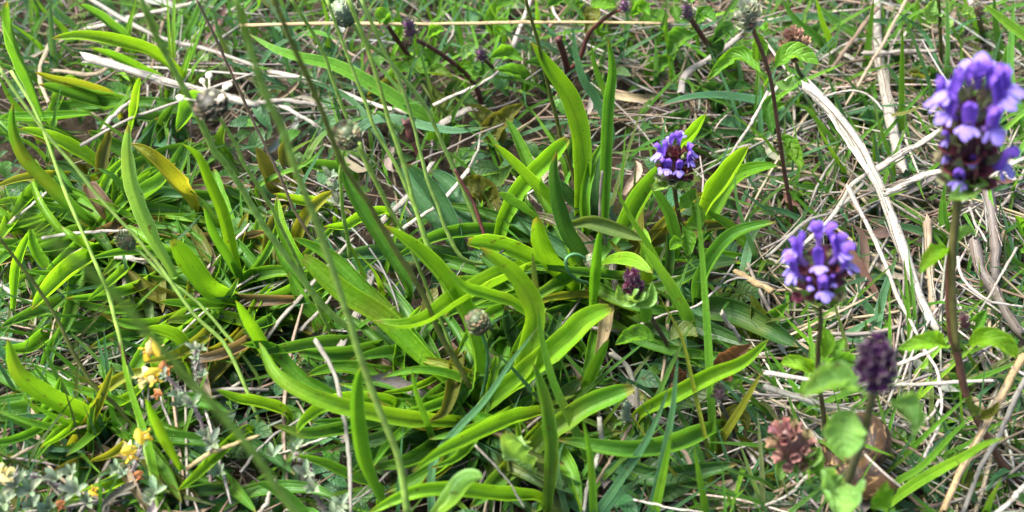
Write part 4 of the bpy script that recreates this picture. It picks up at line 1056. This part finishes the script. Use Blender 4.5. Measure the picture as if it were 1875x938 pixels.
# ------------------------------------------------------------------ yellow pea flowers with woolly leaves, clover
def pea_meshes():
    out = []
    def mk(parts):
        b = MB()
        for c, wd, fold, col, hint in parts: b.add(ribbon(spline(np.array(c, float), 9), wd, 'petal', 7, fold, hint=hint), col)
        return b
    out.append(('standard_petal', mk([([(0, -.6, 2.4), (0, 1.4, 4.2), (0, 3.8, 5.4), (0, 6.2, 4.4)], 8.2, -.28, (.68, .5, .05), (0, -.6, 1))])))
    kb = mk([([(.9, -.3, 2), (1.5, .1, 4.6), (1.1, .3, 7.4)], 4.2, .35, (.68, .46, .04), (1, .4, 0)), ([(-.9, -.3, 2), (-1.5, .1, 4.6), (-1.1, .3, 7.4)], 4.2, .35, (.68, .46, .04), (-1, .4, 0))])
    z_ = np.linspace(0, 1, 7); kb.add(tube(np.stack([0*z_, -.6+z_*.9, 2+z_*4.6], 1), np.array([.8, 1.3, 1.5, 1.4, 1.1, .7, .2]), 7), (.6, .42, .08))
    out.append(('keel', kb))
    return [(n, b.mesh(n, M_PET, True)) for n, b in out]
PEA = pea_meshes()
PALE = []
for n, me in PEA:
    m2 = me.copy(); a = m2.color_attributes['Col']; v = np.tile([.66, .57, .24, 1], len(m2.vertices)); a.data.foreach_set('color', v); PALE.append((n, m2))
ORNG = []
for n, me in PEA:
    m2 = me.copy(); a = m2.color_attributes['Col']; v = np.tile([.5, .2, .07, 1], len(m2.vertices)); a.data.foreach_set('color', v); ORNG.append((n, m2))
def wool_mesh():
    b = MB(); z = np.linspace(0, 1, 8); c = np.stack([0*z, 0*z, z*4], 1)
    b.add(tube(c, np.interp(z, [0, .2, .8, 1], [.5, 1.2, 1.3, .9]), 8, hint=(1, 0, 0)))
    r_ = random.Random(3)
    for i in range(46):
        a = r_.uniform(0, 6.28); zz = r_.uniform(.3, 4); d = np.array([math.cos(a), math.sin(a), r_.uniform(.2, .8)]); p = np.array([d[0]*1.15, d[1]*1.15, zz])
        b.add(tube(np.stack([p, p+d*.5, p+d*r_.uniform(.8, 1.3)+[0, 0, .2]]), np.array([.07, .05, .02]), 3, cap=False))
    return b.mesh('calyx', M_WOOL)
WOOL = wool_mesh()
GW = (.15, .2, .115)
def pea(label, stem, hs, flowers, leaflets):
    c = spline(trace(stem, hs), 24); t = thing('pea_plant', c[0], label, 'yellow vetch', 'woolly plants with yellow pea flowers')
    one('stem', tube(c, 5.*mpp(c[0])*np.linspace(.9, .6, 24), 7), M_WOOL, t, (.2, .14, .13))
    hb = MB()
    for i in range(260):
        p = c[rnd.randint(0, 23)]+np.array([rnd.gauss(0, 1) for _ in range(3)])*.0003; d = unit(np.array([rnd.gauss(0, 1) for _ in range(3)])); hb.add(tube(np.stack([p, p+d*.0009, p+d*.0016+[0, 0, .0003]]), np.array([.00006, .00005, .00002]), 3, cap=False))
    obj('hairs', hb.mesh('hairs', M_WOOL), t, (.5, .48, .44))
    for (x, y, h, dx, dy, s, pal) in flowers:
        s *= .82
        p = P(x, y, h); z = unit(P(x+dx*20, y+dy*20, h+3)-p)
        cal = obj('flower', WOOL, t, jit((.3, .32, .27), .15), frameM(p-z*.004*s, z, unit(CAM-p)+np.array([0, 0, .7]), .001*s))
        for n, me in {'y': PEA, 'p': PALE, 'o': ORNG}[pal]:
            obj(n, me, cal, None, frameM(p-z*.004*s, z, unit(CAM-p)+np.array([0, 0, .7]), .00085*s))
    for (x, y, h, n, L) in leaflets:
        p = P(x, y, h+7); a0 = rnd.uniform(0, 6)
        for j in range(n):
            a = a0+j*6.283/n*rnd.uniform(.85, 1.1); d = np.array([math.cos(a), math.sin(a), rnd.uniform(.3, 1.5)]); d = unit(d)
            e = L*mpp(p)*rnd.uniform(.45, .9)
            q = spline(np.stack([p, p+d*e*.5+[0, 0, e*.1], p+d*e]), 10)
            one('leaflet', ribbon(q, e*.42, 'petal', 5, .55), M_WOOL, t, jit(GW, .22))
pea('woolly plant with pale yellow flowers near the blurred stalk, lower left', '392,930 385,860 388,818 377,798 353,742 300,685', (4, 34),
    [(268, 645, 42, -1, .1, 1.05, 'y'), (290, 640, 42, 1, -.1, .9, 'p'), (258, 697, 38, -1, .2, 1., 'p'), (284, 697, 38, .4, 1, .9, 'y'), (308, 677, 38, 1, 0, .7, 'o'), (285, 726, 26, -.8, .5, .55, 'o')],
    [(300, 690, 34, 4, 24), (325, 725, 28, 5, 34), (353, 742, 24, 6, 36), (388, 815, 12, 6, 40), (378, 800, 16, 5, 34), (330, 745, 20, 5, 38), (400, 870, 8, 6, 36)])
pea('woolly plant with small orange-yellow flowers on a brown stalk, lower left', '235,890 245,860 258,820 258,795', (4, 32),
    [(270, 797, 34, .6, -.5, .85, 'y'), (240, 838, 26, .2, .9, .85, 'y'), (255, 875, 18, .1, 1, .5, 'o'), (230, 815, 24, -1, -.3, .5, 'p')],
    [(225, 870, 16, 5, 34), (285, 905, 14, 7, 44), (215, 860, 20, 5, 30), (250, 820, 20, 3, 22), (275, 920, 14, 5, 36)])
pea('woolly plant with silvery finger leaves in the bottom left corner', '130,960 120,915 90,880 30,870', (4, 26),
    [(10, 862, 32, .3, -1, 1., 'p'), (173, 895, 16, 0, -.5, .6, 'y'), (112, 930, 16, .3, 1, .55, 'o'), (20, 890, 22, .2, 1, .6, 'p')],
    [(55, 900, 18, 7, 46), (60, 930, 16, 7, 46), (130, 870, 22, 6, 40), (105, 880, 18, 6, 40), (10, 920, 18, 7, 46), (140, 900, 14, 6, 40), (30, 890, 20, 6, 40), (90, 935, 12, 6, 40), (160, 920, 12, 6, 36)])
pea('flowerless woolly shoot with a silvery upright tip, lower left of centre', '360,720 362,690 358,640', (4, 32), [],
    [(358, 640, 32, 5, 26), (368, 640, 30, 4, 24), (360, 660, 26, 4, 22), (372, 690, 18, 4, 28)])
pea('flowerless woolly shoot with blunt grey leaves at the bottom, left of centre', '600,945 575,900 565,850 540,830', (4, 20), [],
    [(575, 900, 14, 5, 40), (560, 870, 14, 4, 40), (625, 925, 12, 5, 36), (540, 825, 14, 4, 34), (500, 835, 12, 4, 34), (610, 945, 12, 4, 40)])
pea('flowerless woolly shoot with pinkish-white leaves among the stalks, left of the folded dark leaf', '625,400 618,360 605,325', (4, 18), [],
    [(605, 325, 18, 5, 30), (615, 350, 14, 5, 34), (620, 375, 10, 4, 36)])
cl = thing('clover_plant', P(440, 425, 2), 'small clover with round dull green leaflets beside the yellow-green leaves', 'clover')
for cx, cy, h in ((440, 418, 16), (415, 402, 12), (455, 455, 10)):
    c0 = P(cx, cy, h); one('stem', tube(spline(np.stack([P(440, 470, 2), P((cx+440)/2, cy+25, h*.6), c0]), 8), .0005, 6), M_STEM, cl, CB['G'])
    for j in range(3):
        a = j*2.09+cx; d = np.array([math.cos(a), math.sin(a)*.9, .25]); e = 25*mpp(c0)
        one('leaflet', ribbon(spline(np.stack([c0, c0+d*e*.5, c0+d*e]), 10), e*.95, 'petal', 7, .15), M_SH, cl, jit(CB['G'], .1))

# ------------------------------------------------------------------ snail shell
def shellmat():
    m, t = newmat('snail_shell'); g = NT(t); uv = g.n('ShaderNodeUVMap').outputs[0]; sx = g.n('ShaderNodeSeparateXYZ', {0: uv}); u, v = sx.outputs[0], sx.outputs[1]
    st = g.n('ShaderNodeTexNoise', {'Vector': g.n('ShaderNodeMapping', {0: uv, 3: (5., 260., 1.)}).outputs[0], 'Scale': 1., 'Detail': 5., 'Roughness': .65}).outputs[0]
    fl = g.n('ShaderNodeTexNoise', {'Vector': g.n('ShaderNodeMapping', {0: uv, 3: (26., 70., 1.)}).outputs[0], 'Scale': 1., 'Detail': 3., 'Distortion': 1.2}).outputs[0]
    wr = g.n('ShaderNodeTexNoise', {'Vector': g.n('ShaderNodeTexCoord').outputs['Object'], 'Scale': 170., 'Detail': 5.}).outputs[0]
    col = g.mix(st, (.022, .011, .004, 1), (.07, .038, .014, 1))
    bd = g.math('COSINE', g.math('MULTIPLY', u, 2*math.pi*5.)); bd = g.ramp(bd, .0, .5)
    bd = g.math('MULTIPLY', bd, g.ramp(fl, .62, .5))
    col = g.mix(g.math('MULTIPLY', bd, .93), col, (.014, .008, .005, 1))
    col = g.mix(g.math('MULTIPLY', g.ramp(fl, .57, .66), .5), col, (.34, .22, .09, 1))
    col = g.mix(g.math('MULTIPLY', g.ramp(wr, .6, .74), .5), col, (.2, .17, .14, 1))
    bmp = g.n('ShaderNodeBump', {'Height': st, 'Strength': .5, 'Distance': .0004}).outputs[0]
    surface(g, col, .5, .25, 0, None, bmp); return m
def snail():
    n, k = 190, 28; th = np.linspace(0, 4.25*2*np.pi, n); kk = math.log(1.95)/(2*np.pi); sc = np.exp(kk*(th-th[-1])); a = np.linspace(0, 2*np.pi, k, endpoint=False)
    R = 7.6; tr = 6.7; er = np.stack([np.cos(th), np.sin(th), 0*th], 1); ez = np.array([0, 0, 1.])
    c = er*(R*sc)[:, None]+ez*(-9.5*sc)[:, None]
    rr = tr*sc*(1+.02*np.sin(th*31)*np.exp((th-th[-1])*.05)); rr[-5:] *= np.array([1., 1.02, 1.05, 1.1, 1.13])
    V = c[:, None]+er[:, None]*(np.cos(a)*1.0)[None, :, None]*rr[:, None, None]+ez*(np.sin(a)*1.12)[None, :, None]*rr[:, None, None]
    i = np.arange(n-1)[:, None]*k; j = np.arange(k); F = np.stack([i+j, i+(j+1) % k, i+k+(j+1) % k, i+k+j], -1).reshape(-1, 4)
    U = np.stack([np.broadcast_to(a/6.283, (n, k)), np.broadcast_to((th/th[-1])[:, None], (n, k))], -1).reshape(-1, 2)
    ctr = P(1584, 826, 17); m = mpp(ctr)
    ax = unit(RT*-.62+np.cross(RT, FW)*.42-FW*.52)     # the apex points left and towards the lens
    z = ax; x = unit(np.array([.3, -.2, -1.])-z*np.dot(np.array([.3, -.2, -1.]), z)); y = np.cross(z, x)
    W = (V.reshape(-1, 3)+[0, 0, 8.])*(m*7.2); W = ctr+W[:, :1]*x+W[:, 1:2]*y+W[:, 2:]*z
    b = MB(); b.add((W, F, U)); s = obj('snail_shell', b.mesh('snail_shell', shellmat()))
    tag(s, 'glossy brown banded snail shell half hidden behind the blurred self-heal leaves', 'snail shell')
    lip = W.reshape(n, k, 3)[-1]; lc = np.vstack([lip, lip[:2]])
    one('shell_lip', tube(lc, m*2.6, 6), M_ST, s, (.3, .26, .22))
snail()
# ------------------------------------------------------------------ ant
def ant():
    p = trace('924,458 918,462 911,466', (42.5, 42.5)); c = spline(p, 30); L = np.linalg.norm(c[-1]-c[0]); t = np.linspace(0, 1, 30)
    r = L*np.interp(t, [0, .05, .2, .38, .42, .46, .55, .66, .7, .74, .85, .97, 1], [.02, .1, .17, .1, .03, .06, .1, .06, .03, .08, .13, .1, .03])
    a = one('ant', tube(c, r, 8), M_STEM, None, (.008, .008, .008)); tag(a, 'tiny black ant standing on the horizontal bitten plantain leaf', 'ant')
    s = unit(np.cross(c[-1]-c[0], [0, 0, 1]))
    for k in (14, 16, 18):
        for sg in (-1, 1):
            q = np.stack([c[k], c[k]+s*sg*L*.2+[0, 0, L*.08], c[k]+s*sg*L*.38+[0, 0, -L*.12]]); one('leg', tube(q, L*.018, 4), M_STEM, a, (.008, .008, .008))
ant()

# ------------------------------------------------------------------ the mass between the plants
def clump(x, y): return .5+.5*math.sin(x*.013+2*math.sin(y*.017))*math.cos(y*.021+1.7*math.sin(x*.011+1))
def rndpx(): return rng.uniform(-420, 2300), rng.uniform(-620, 1150)
def wt_straw(x, y):
    v = .2
    if x > 1400: v = 1.2
    if y < 260 and x > 1050: v = max(v, .85)
    if y < 200: v = max(v, .5)
    if x < 450 and y > 560: v = max(v, .65)
    if 300 < x < 700 and 180 < y < 420: v = .35
    return v
def litter(n, lo, hi, zmax, cols, wmul=1.):
    b = MB(); k = 0
    while k < n:
        x, y = rndpx()
        if rng.random() > wt_straw(x, y)*(.35+.65*clump(x, y)): continue
        k += 1; p = P(x, y, rng.uniform(-6, zmax-6)); b.add(litter_one(p, lo, hi, wmul), jit(CB[rnd.choice(cols)], .25))
    return b
def litter_one(p, lo, hi, wmul):
    a = rng.uniform(0, 2*math.pi); L = rng.uniform(lo, hi); d = np.array([math.cos(a), math.sin(a), rng.normal(0, .12)]); s = np.array([-math.sin(a), math.cos(a), 0])
    cv = rng.normal(0, .14); t = np.linspace(-.5, .5, 6)[:, None]
    c = p+d*t*L+s*cv*L*(t**2*2-.2)+np.array([0, 0, 1])*rng.normal(0, .06)*L*t*t*2
    c[:, 2] = np.maximum(c[:, 2], -.006)
    return tube(c, wmul*rng.uniform(.0002, .0007)*np.array([.7, 1, 1, .95, .85, .5]), 4, rng.uniform(.3, .9))
b = litter(8600, .012, .05, 13, 'SSSTTKKKNN', .8)
k = 0
while k < 700:                                        # long fine straws in loose sheaves
    x, y = rndpx()
    if rng.random() > (wt_straw(x, y)-.15)*(.3+.7*clump(x+500, y)): continue
    k += 4; a = rng.uniform(0, 6.28); L = rng.uniform(.04, .1); cv = rng.normal(0, .15)
    for q in range(4):
        p = P(x+rng.normal(0, 14), y+rng.normal(0, 12), rng.uniform(2, 11)); aa = a+rng.normal(0, .22); d = np.array([math.cos(aa), math.sin(aa), rng.normal(0, .06)]); n_ = np.array([-d[1], d[0], 0])
        t = np.linspace(-.5, .5, 10)[:, None]; c = p+d*t*L+n_*cv*L*t*t*2+[0, 0, .003]*np.cos(t*2.4)
        b.add(tube(c, rng.uniform(.0002, .00055)*np.array([.6, .9, 1, 1, 1, 1, .95, .9, .8, .5]), 4, .6), jit(CB[rnd.choice('SSTSWK')], .22))
k = 0
while k < 500:                                        # curled shreds of dead leaf
    x, y = rndpx()
    if rng.random() > wt_straw(x, y)+.15: continue
    k += 1; p = P(x, y, rng.uniform(0, 8)); a = rng.uniform(0, 6.28); L = rng.uniform(.008, .028); d = np.array([math.cos(a), math.sin(a), rng.normal(0, .3)]); n_ = np.array([-d[1], d[0], rng.uniform(-.4, .8)])
    b.add(ribbon(spline(np.stack([p, p+d*L*.4+n_*L*.08, p+d*L*.75+n_*L*.2, p+d*L*.9+n_*L*.4]), 8), rng.uniform(.0015, .0045), 'plantain', 4, rng.uniform(.2, 1.), 0, .15, 2, 0, rng.uniform(-90, 90)), jit(CB[rnd.choice('KKTNSR')], .25))
o = obj('dead_grass_litter', b.mesh('dead_grass_litter', M_STV, True)); o['kind'] = 'stuff'
b = MB()
for k in range(6600):
    x, y = rndpx()
    if rng.random() < .25+.6*clump(x, y)*(1.2 if x > 1300 else .7): continue
    p = P(x, y, rng.uniform(-4, 4)); a = rng.uniform(0, 6.28); e = rng.uniform(.004, .013); d = np.array([math.cos(a), math.sin(a), rng.uniform(0, .7)])
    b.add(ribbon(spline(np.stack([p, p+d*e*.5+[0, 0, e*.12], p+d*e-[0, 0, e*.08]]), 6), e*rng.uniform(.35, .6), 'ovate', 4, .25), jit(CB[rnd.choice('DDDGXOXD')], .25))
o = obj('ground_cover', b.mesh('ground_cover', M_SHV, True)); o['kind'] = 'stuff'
b = MB(); k = 0
while k < 7400:
    x, y = rndpx()
    if rng.random() > (.75 if x > 1350 else .9 if (y < 170 or (x < 300 and y > 600)) else .22)*(.4+.6*clump(x+300, y+90)): continue
    k += 1; p = P(x, y, -7); a = rng.uniform(0, 6.28); L = rng.uniform(.014, .046); ln = rng.uniform(.25, 1.6)
    d = np.array([math.cos(a)*ln, math.sin(a)*ln, 1.]); d = unit(d); c = np.stack([p, p+d*L*.5, p+d*L+np.array([math.cos(a), math.sin(a), -.6])*L*rng.uniform(0, .3)])
    b.add(ribbon(spline(c, 6), rng.uniform(.0007, .0018), 'grass', 3, .3), jit(CB[rnd.choice('GGXXbbV')], .25))
o = obj('short_grass', b.mesh('short_grass', M_GRV, True)); o['kind'] = 'stuff'
# loose straws on top of the litter that can be told apart one by one
MARKS = [(380, 180, 'the white-fringed dark head'), (640, 240, 'the round grey-green head'), (235, 450, 'the small tufted grey head'), (870, 580, 'the oval bristly head'), (440, 425, 'the small clover'),
 (275, 670, 'the pale yellow flowers'), (255, 815, 'the orange-yellow flowers'), (60, 900, 'the silvery finger leaves'), (660, 680, 'the pale-edged upright leaf'), (560, 480, 'the bitten broad leaf'),
 (1060, 470, 'the hooked pale bud'), (1160, 515, 'the pink-purple bud'), (1235, 290, 'the smallest violet flower head'), (1505, 490, 'the lower violet flower head'), (1770, 180, 'the biggest violet flower head'),
 (1605, 655, 'the blurred purple head'), (1445, 810, 'the pinkish seed head'), (1590, 830, 'the snail shell'), (1455, 75, 'the brown top seed head'), (1415, 200, 'the long maroon-brown stem'),
 (1540, 240, 'the split end of the widest straw'), (1650, 440, 'the middle of the widest straw'), (1615, 100, 'the speckled upright straw'), (1300, 185, 'the lone blue-green arching blade'), (1280, 120, 'the twisted dead leaf'),
 (1115, 200, 'the twin tall upright leaves'), (755, 260, 'the rust-brown curled leaf'), (745, 50, 'the violet-tipped top bud'), (880, 100, 'the tiny rosette bud'), (1257, 20, 'the grey-pink top bud'),
 (1765, 585, 'the tight maroon bud'), (1745, 480, 'the reddish flower stem'), (1830, 500, 'the dark mottled dead stems'), (1840, 730, 'the thick tan straw'), (1720, 870, 'the bright slanting blades'), (1300, 700, 'the tall spear-like blade'),
 (1090, 850, 'the bottom blue-green blades'), (1000, 780, 'the wavy dark leaf'), (300, 130, 'the frayed white straw'), (100, 60, 'the top left pale tuft'), (80, 700, 'the broad bright left leaf'), (1360, 600, 'the big dark leaf'), (1700, 80, 'the top right upright blades'), (930, 40, 'the golden straw end')]
def nearby(x, y):
    mk = min(MARKS, key=lambda m_: (m_[0]-x)**2+(m_[1]-y)**2); dx, dy = x-mk[0], y-mk[1]
    return ('close by' if max(abs(dx), abs(dy)) < 25 else ('right of' if dx > 0 else 'left of') if abs(dx) > abs(dy) else ('below' if dy > 0 else 'above'))+' '+mk[2]
k = 0; seen = set()
while k < 46:
    x, y = rng.uniform(0, 1875), rng.uniform(20, 950)
    if rng.random() > (1 if (x > 1380 or y < 230 or x < 420) else .3): continue
    wh = nearby(x, y)
    if wh in seen: continue
    seen.add(wh); k += 1; ck = rnd.choice('bbbBGX'); p0 = P(x, y, -6)
    t = thing('grass_tuft', p0, '%s tuft of thin %s grass %s' % (rnd.choice(('small', 'sparse', 'loose')), dict(b='fresh green', B='bright green', G='mid green', X='blue-green')[ck], wh), 'grass tuft', 'small grass tufts')
    for q in range(rnd.randint(4, 8)):
        a = rng.uniform(0, 6.28); ln = rng.uniform(.15, 1.); L = rng.uniform(.022, .05); d = unit(np.array([math.cos(a)*ln, math.sin(a)*ln, 1.])); b0 = p0+np.array([rng.normal(0, .0025), rng.normal(0, .0025), 0])
        cc = np.stack([b0, b0+d*L*.5, b0+d*L+np.array([math.cos(a), math.sin(a), -.5])*L*rng.uniform(.02, .3)])
        one('blade', ribbon(spline(cc, 14), rng.uniform(.0012, .0022), 'grass', 5, .35, 0, .03, 3, 0, rng.uniform(-40, 40)), M_GR, t, jit(CB[ck], .15))
k = 0; used = {}
while k < 150:
    x, y = rng.uniform(0, 1875), rng.uniform(0, 938)
    if rng.random() > wt_straw(x, y)-.1: continue
    ck = rnd.choice('SSTTWKK'); g_ = litter_one(P(x, y, rng.uniform(5, 12)), .02, .055, 1.15)
    q = [g_[0][:4].mean(0), g_[0][-4:].mean(0)]; sx = [np.dot(v-CAM, RT)/np.dot(v-CAM, FW) for v in q]; sy = [np.dot(v-CAM, UP)/np.dot(v-CAM, FW) for v in q]
    sl_ = math.degrees(math.atan2(sy[1]-sy[0], sx[1]-sx[0])) % 180
    how = 'lying level' if sl_ < 22 or sl_ > 158 else 'slanting up to the right' if sl_ < 68 else 'pointing up the slope' if sl_ < 112 else 'slanting up to the left'
    mk = min(MARKS, key=lambda m_: (m_[0]-x)**2+(m_[1]-y)**2); dx, dy = x-mk[0], y-mk[1]
    side = 'close by' if max(abs(dx), abs(dy)) < 25 else ('right of' if dx > 0 else 'left of') if abs(dx) > abs(dy) else ('below' if dy > 0 else 'above')
    lab = 'short %s straw %s %s %s' % (dict(S='grey', T='tan', W='white', K='brown')[ck], how, side, mk[2])
    if len(lab.split()) > 16: continue
    if lab in used: continue
    k += 1; used[lab] = 1; s = one('dry_straw', g_, M_ST, None, jit(CB[ck], .15))
    tag(s, lab, 'straw', 'short loose straws on the litter')
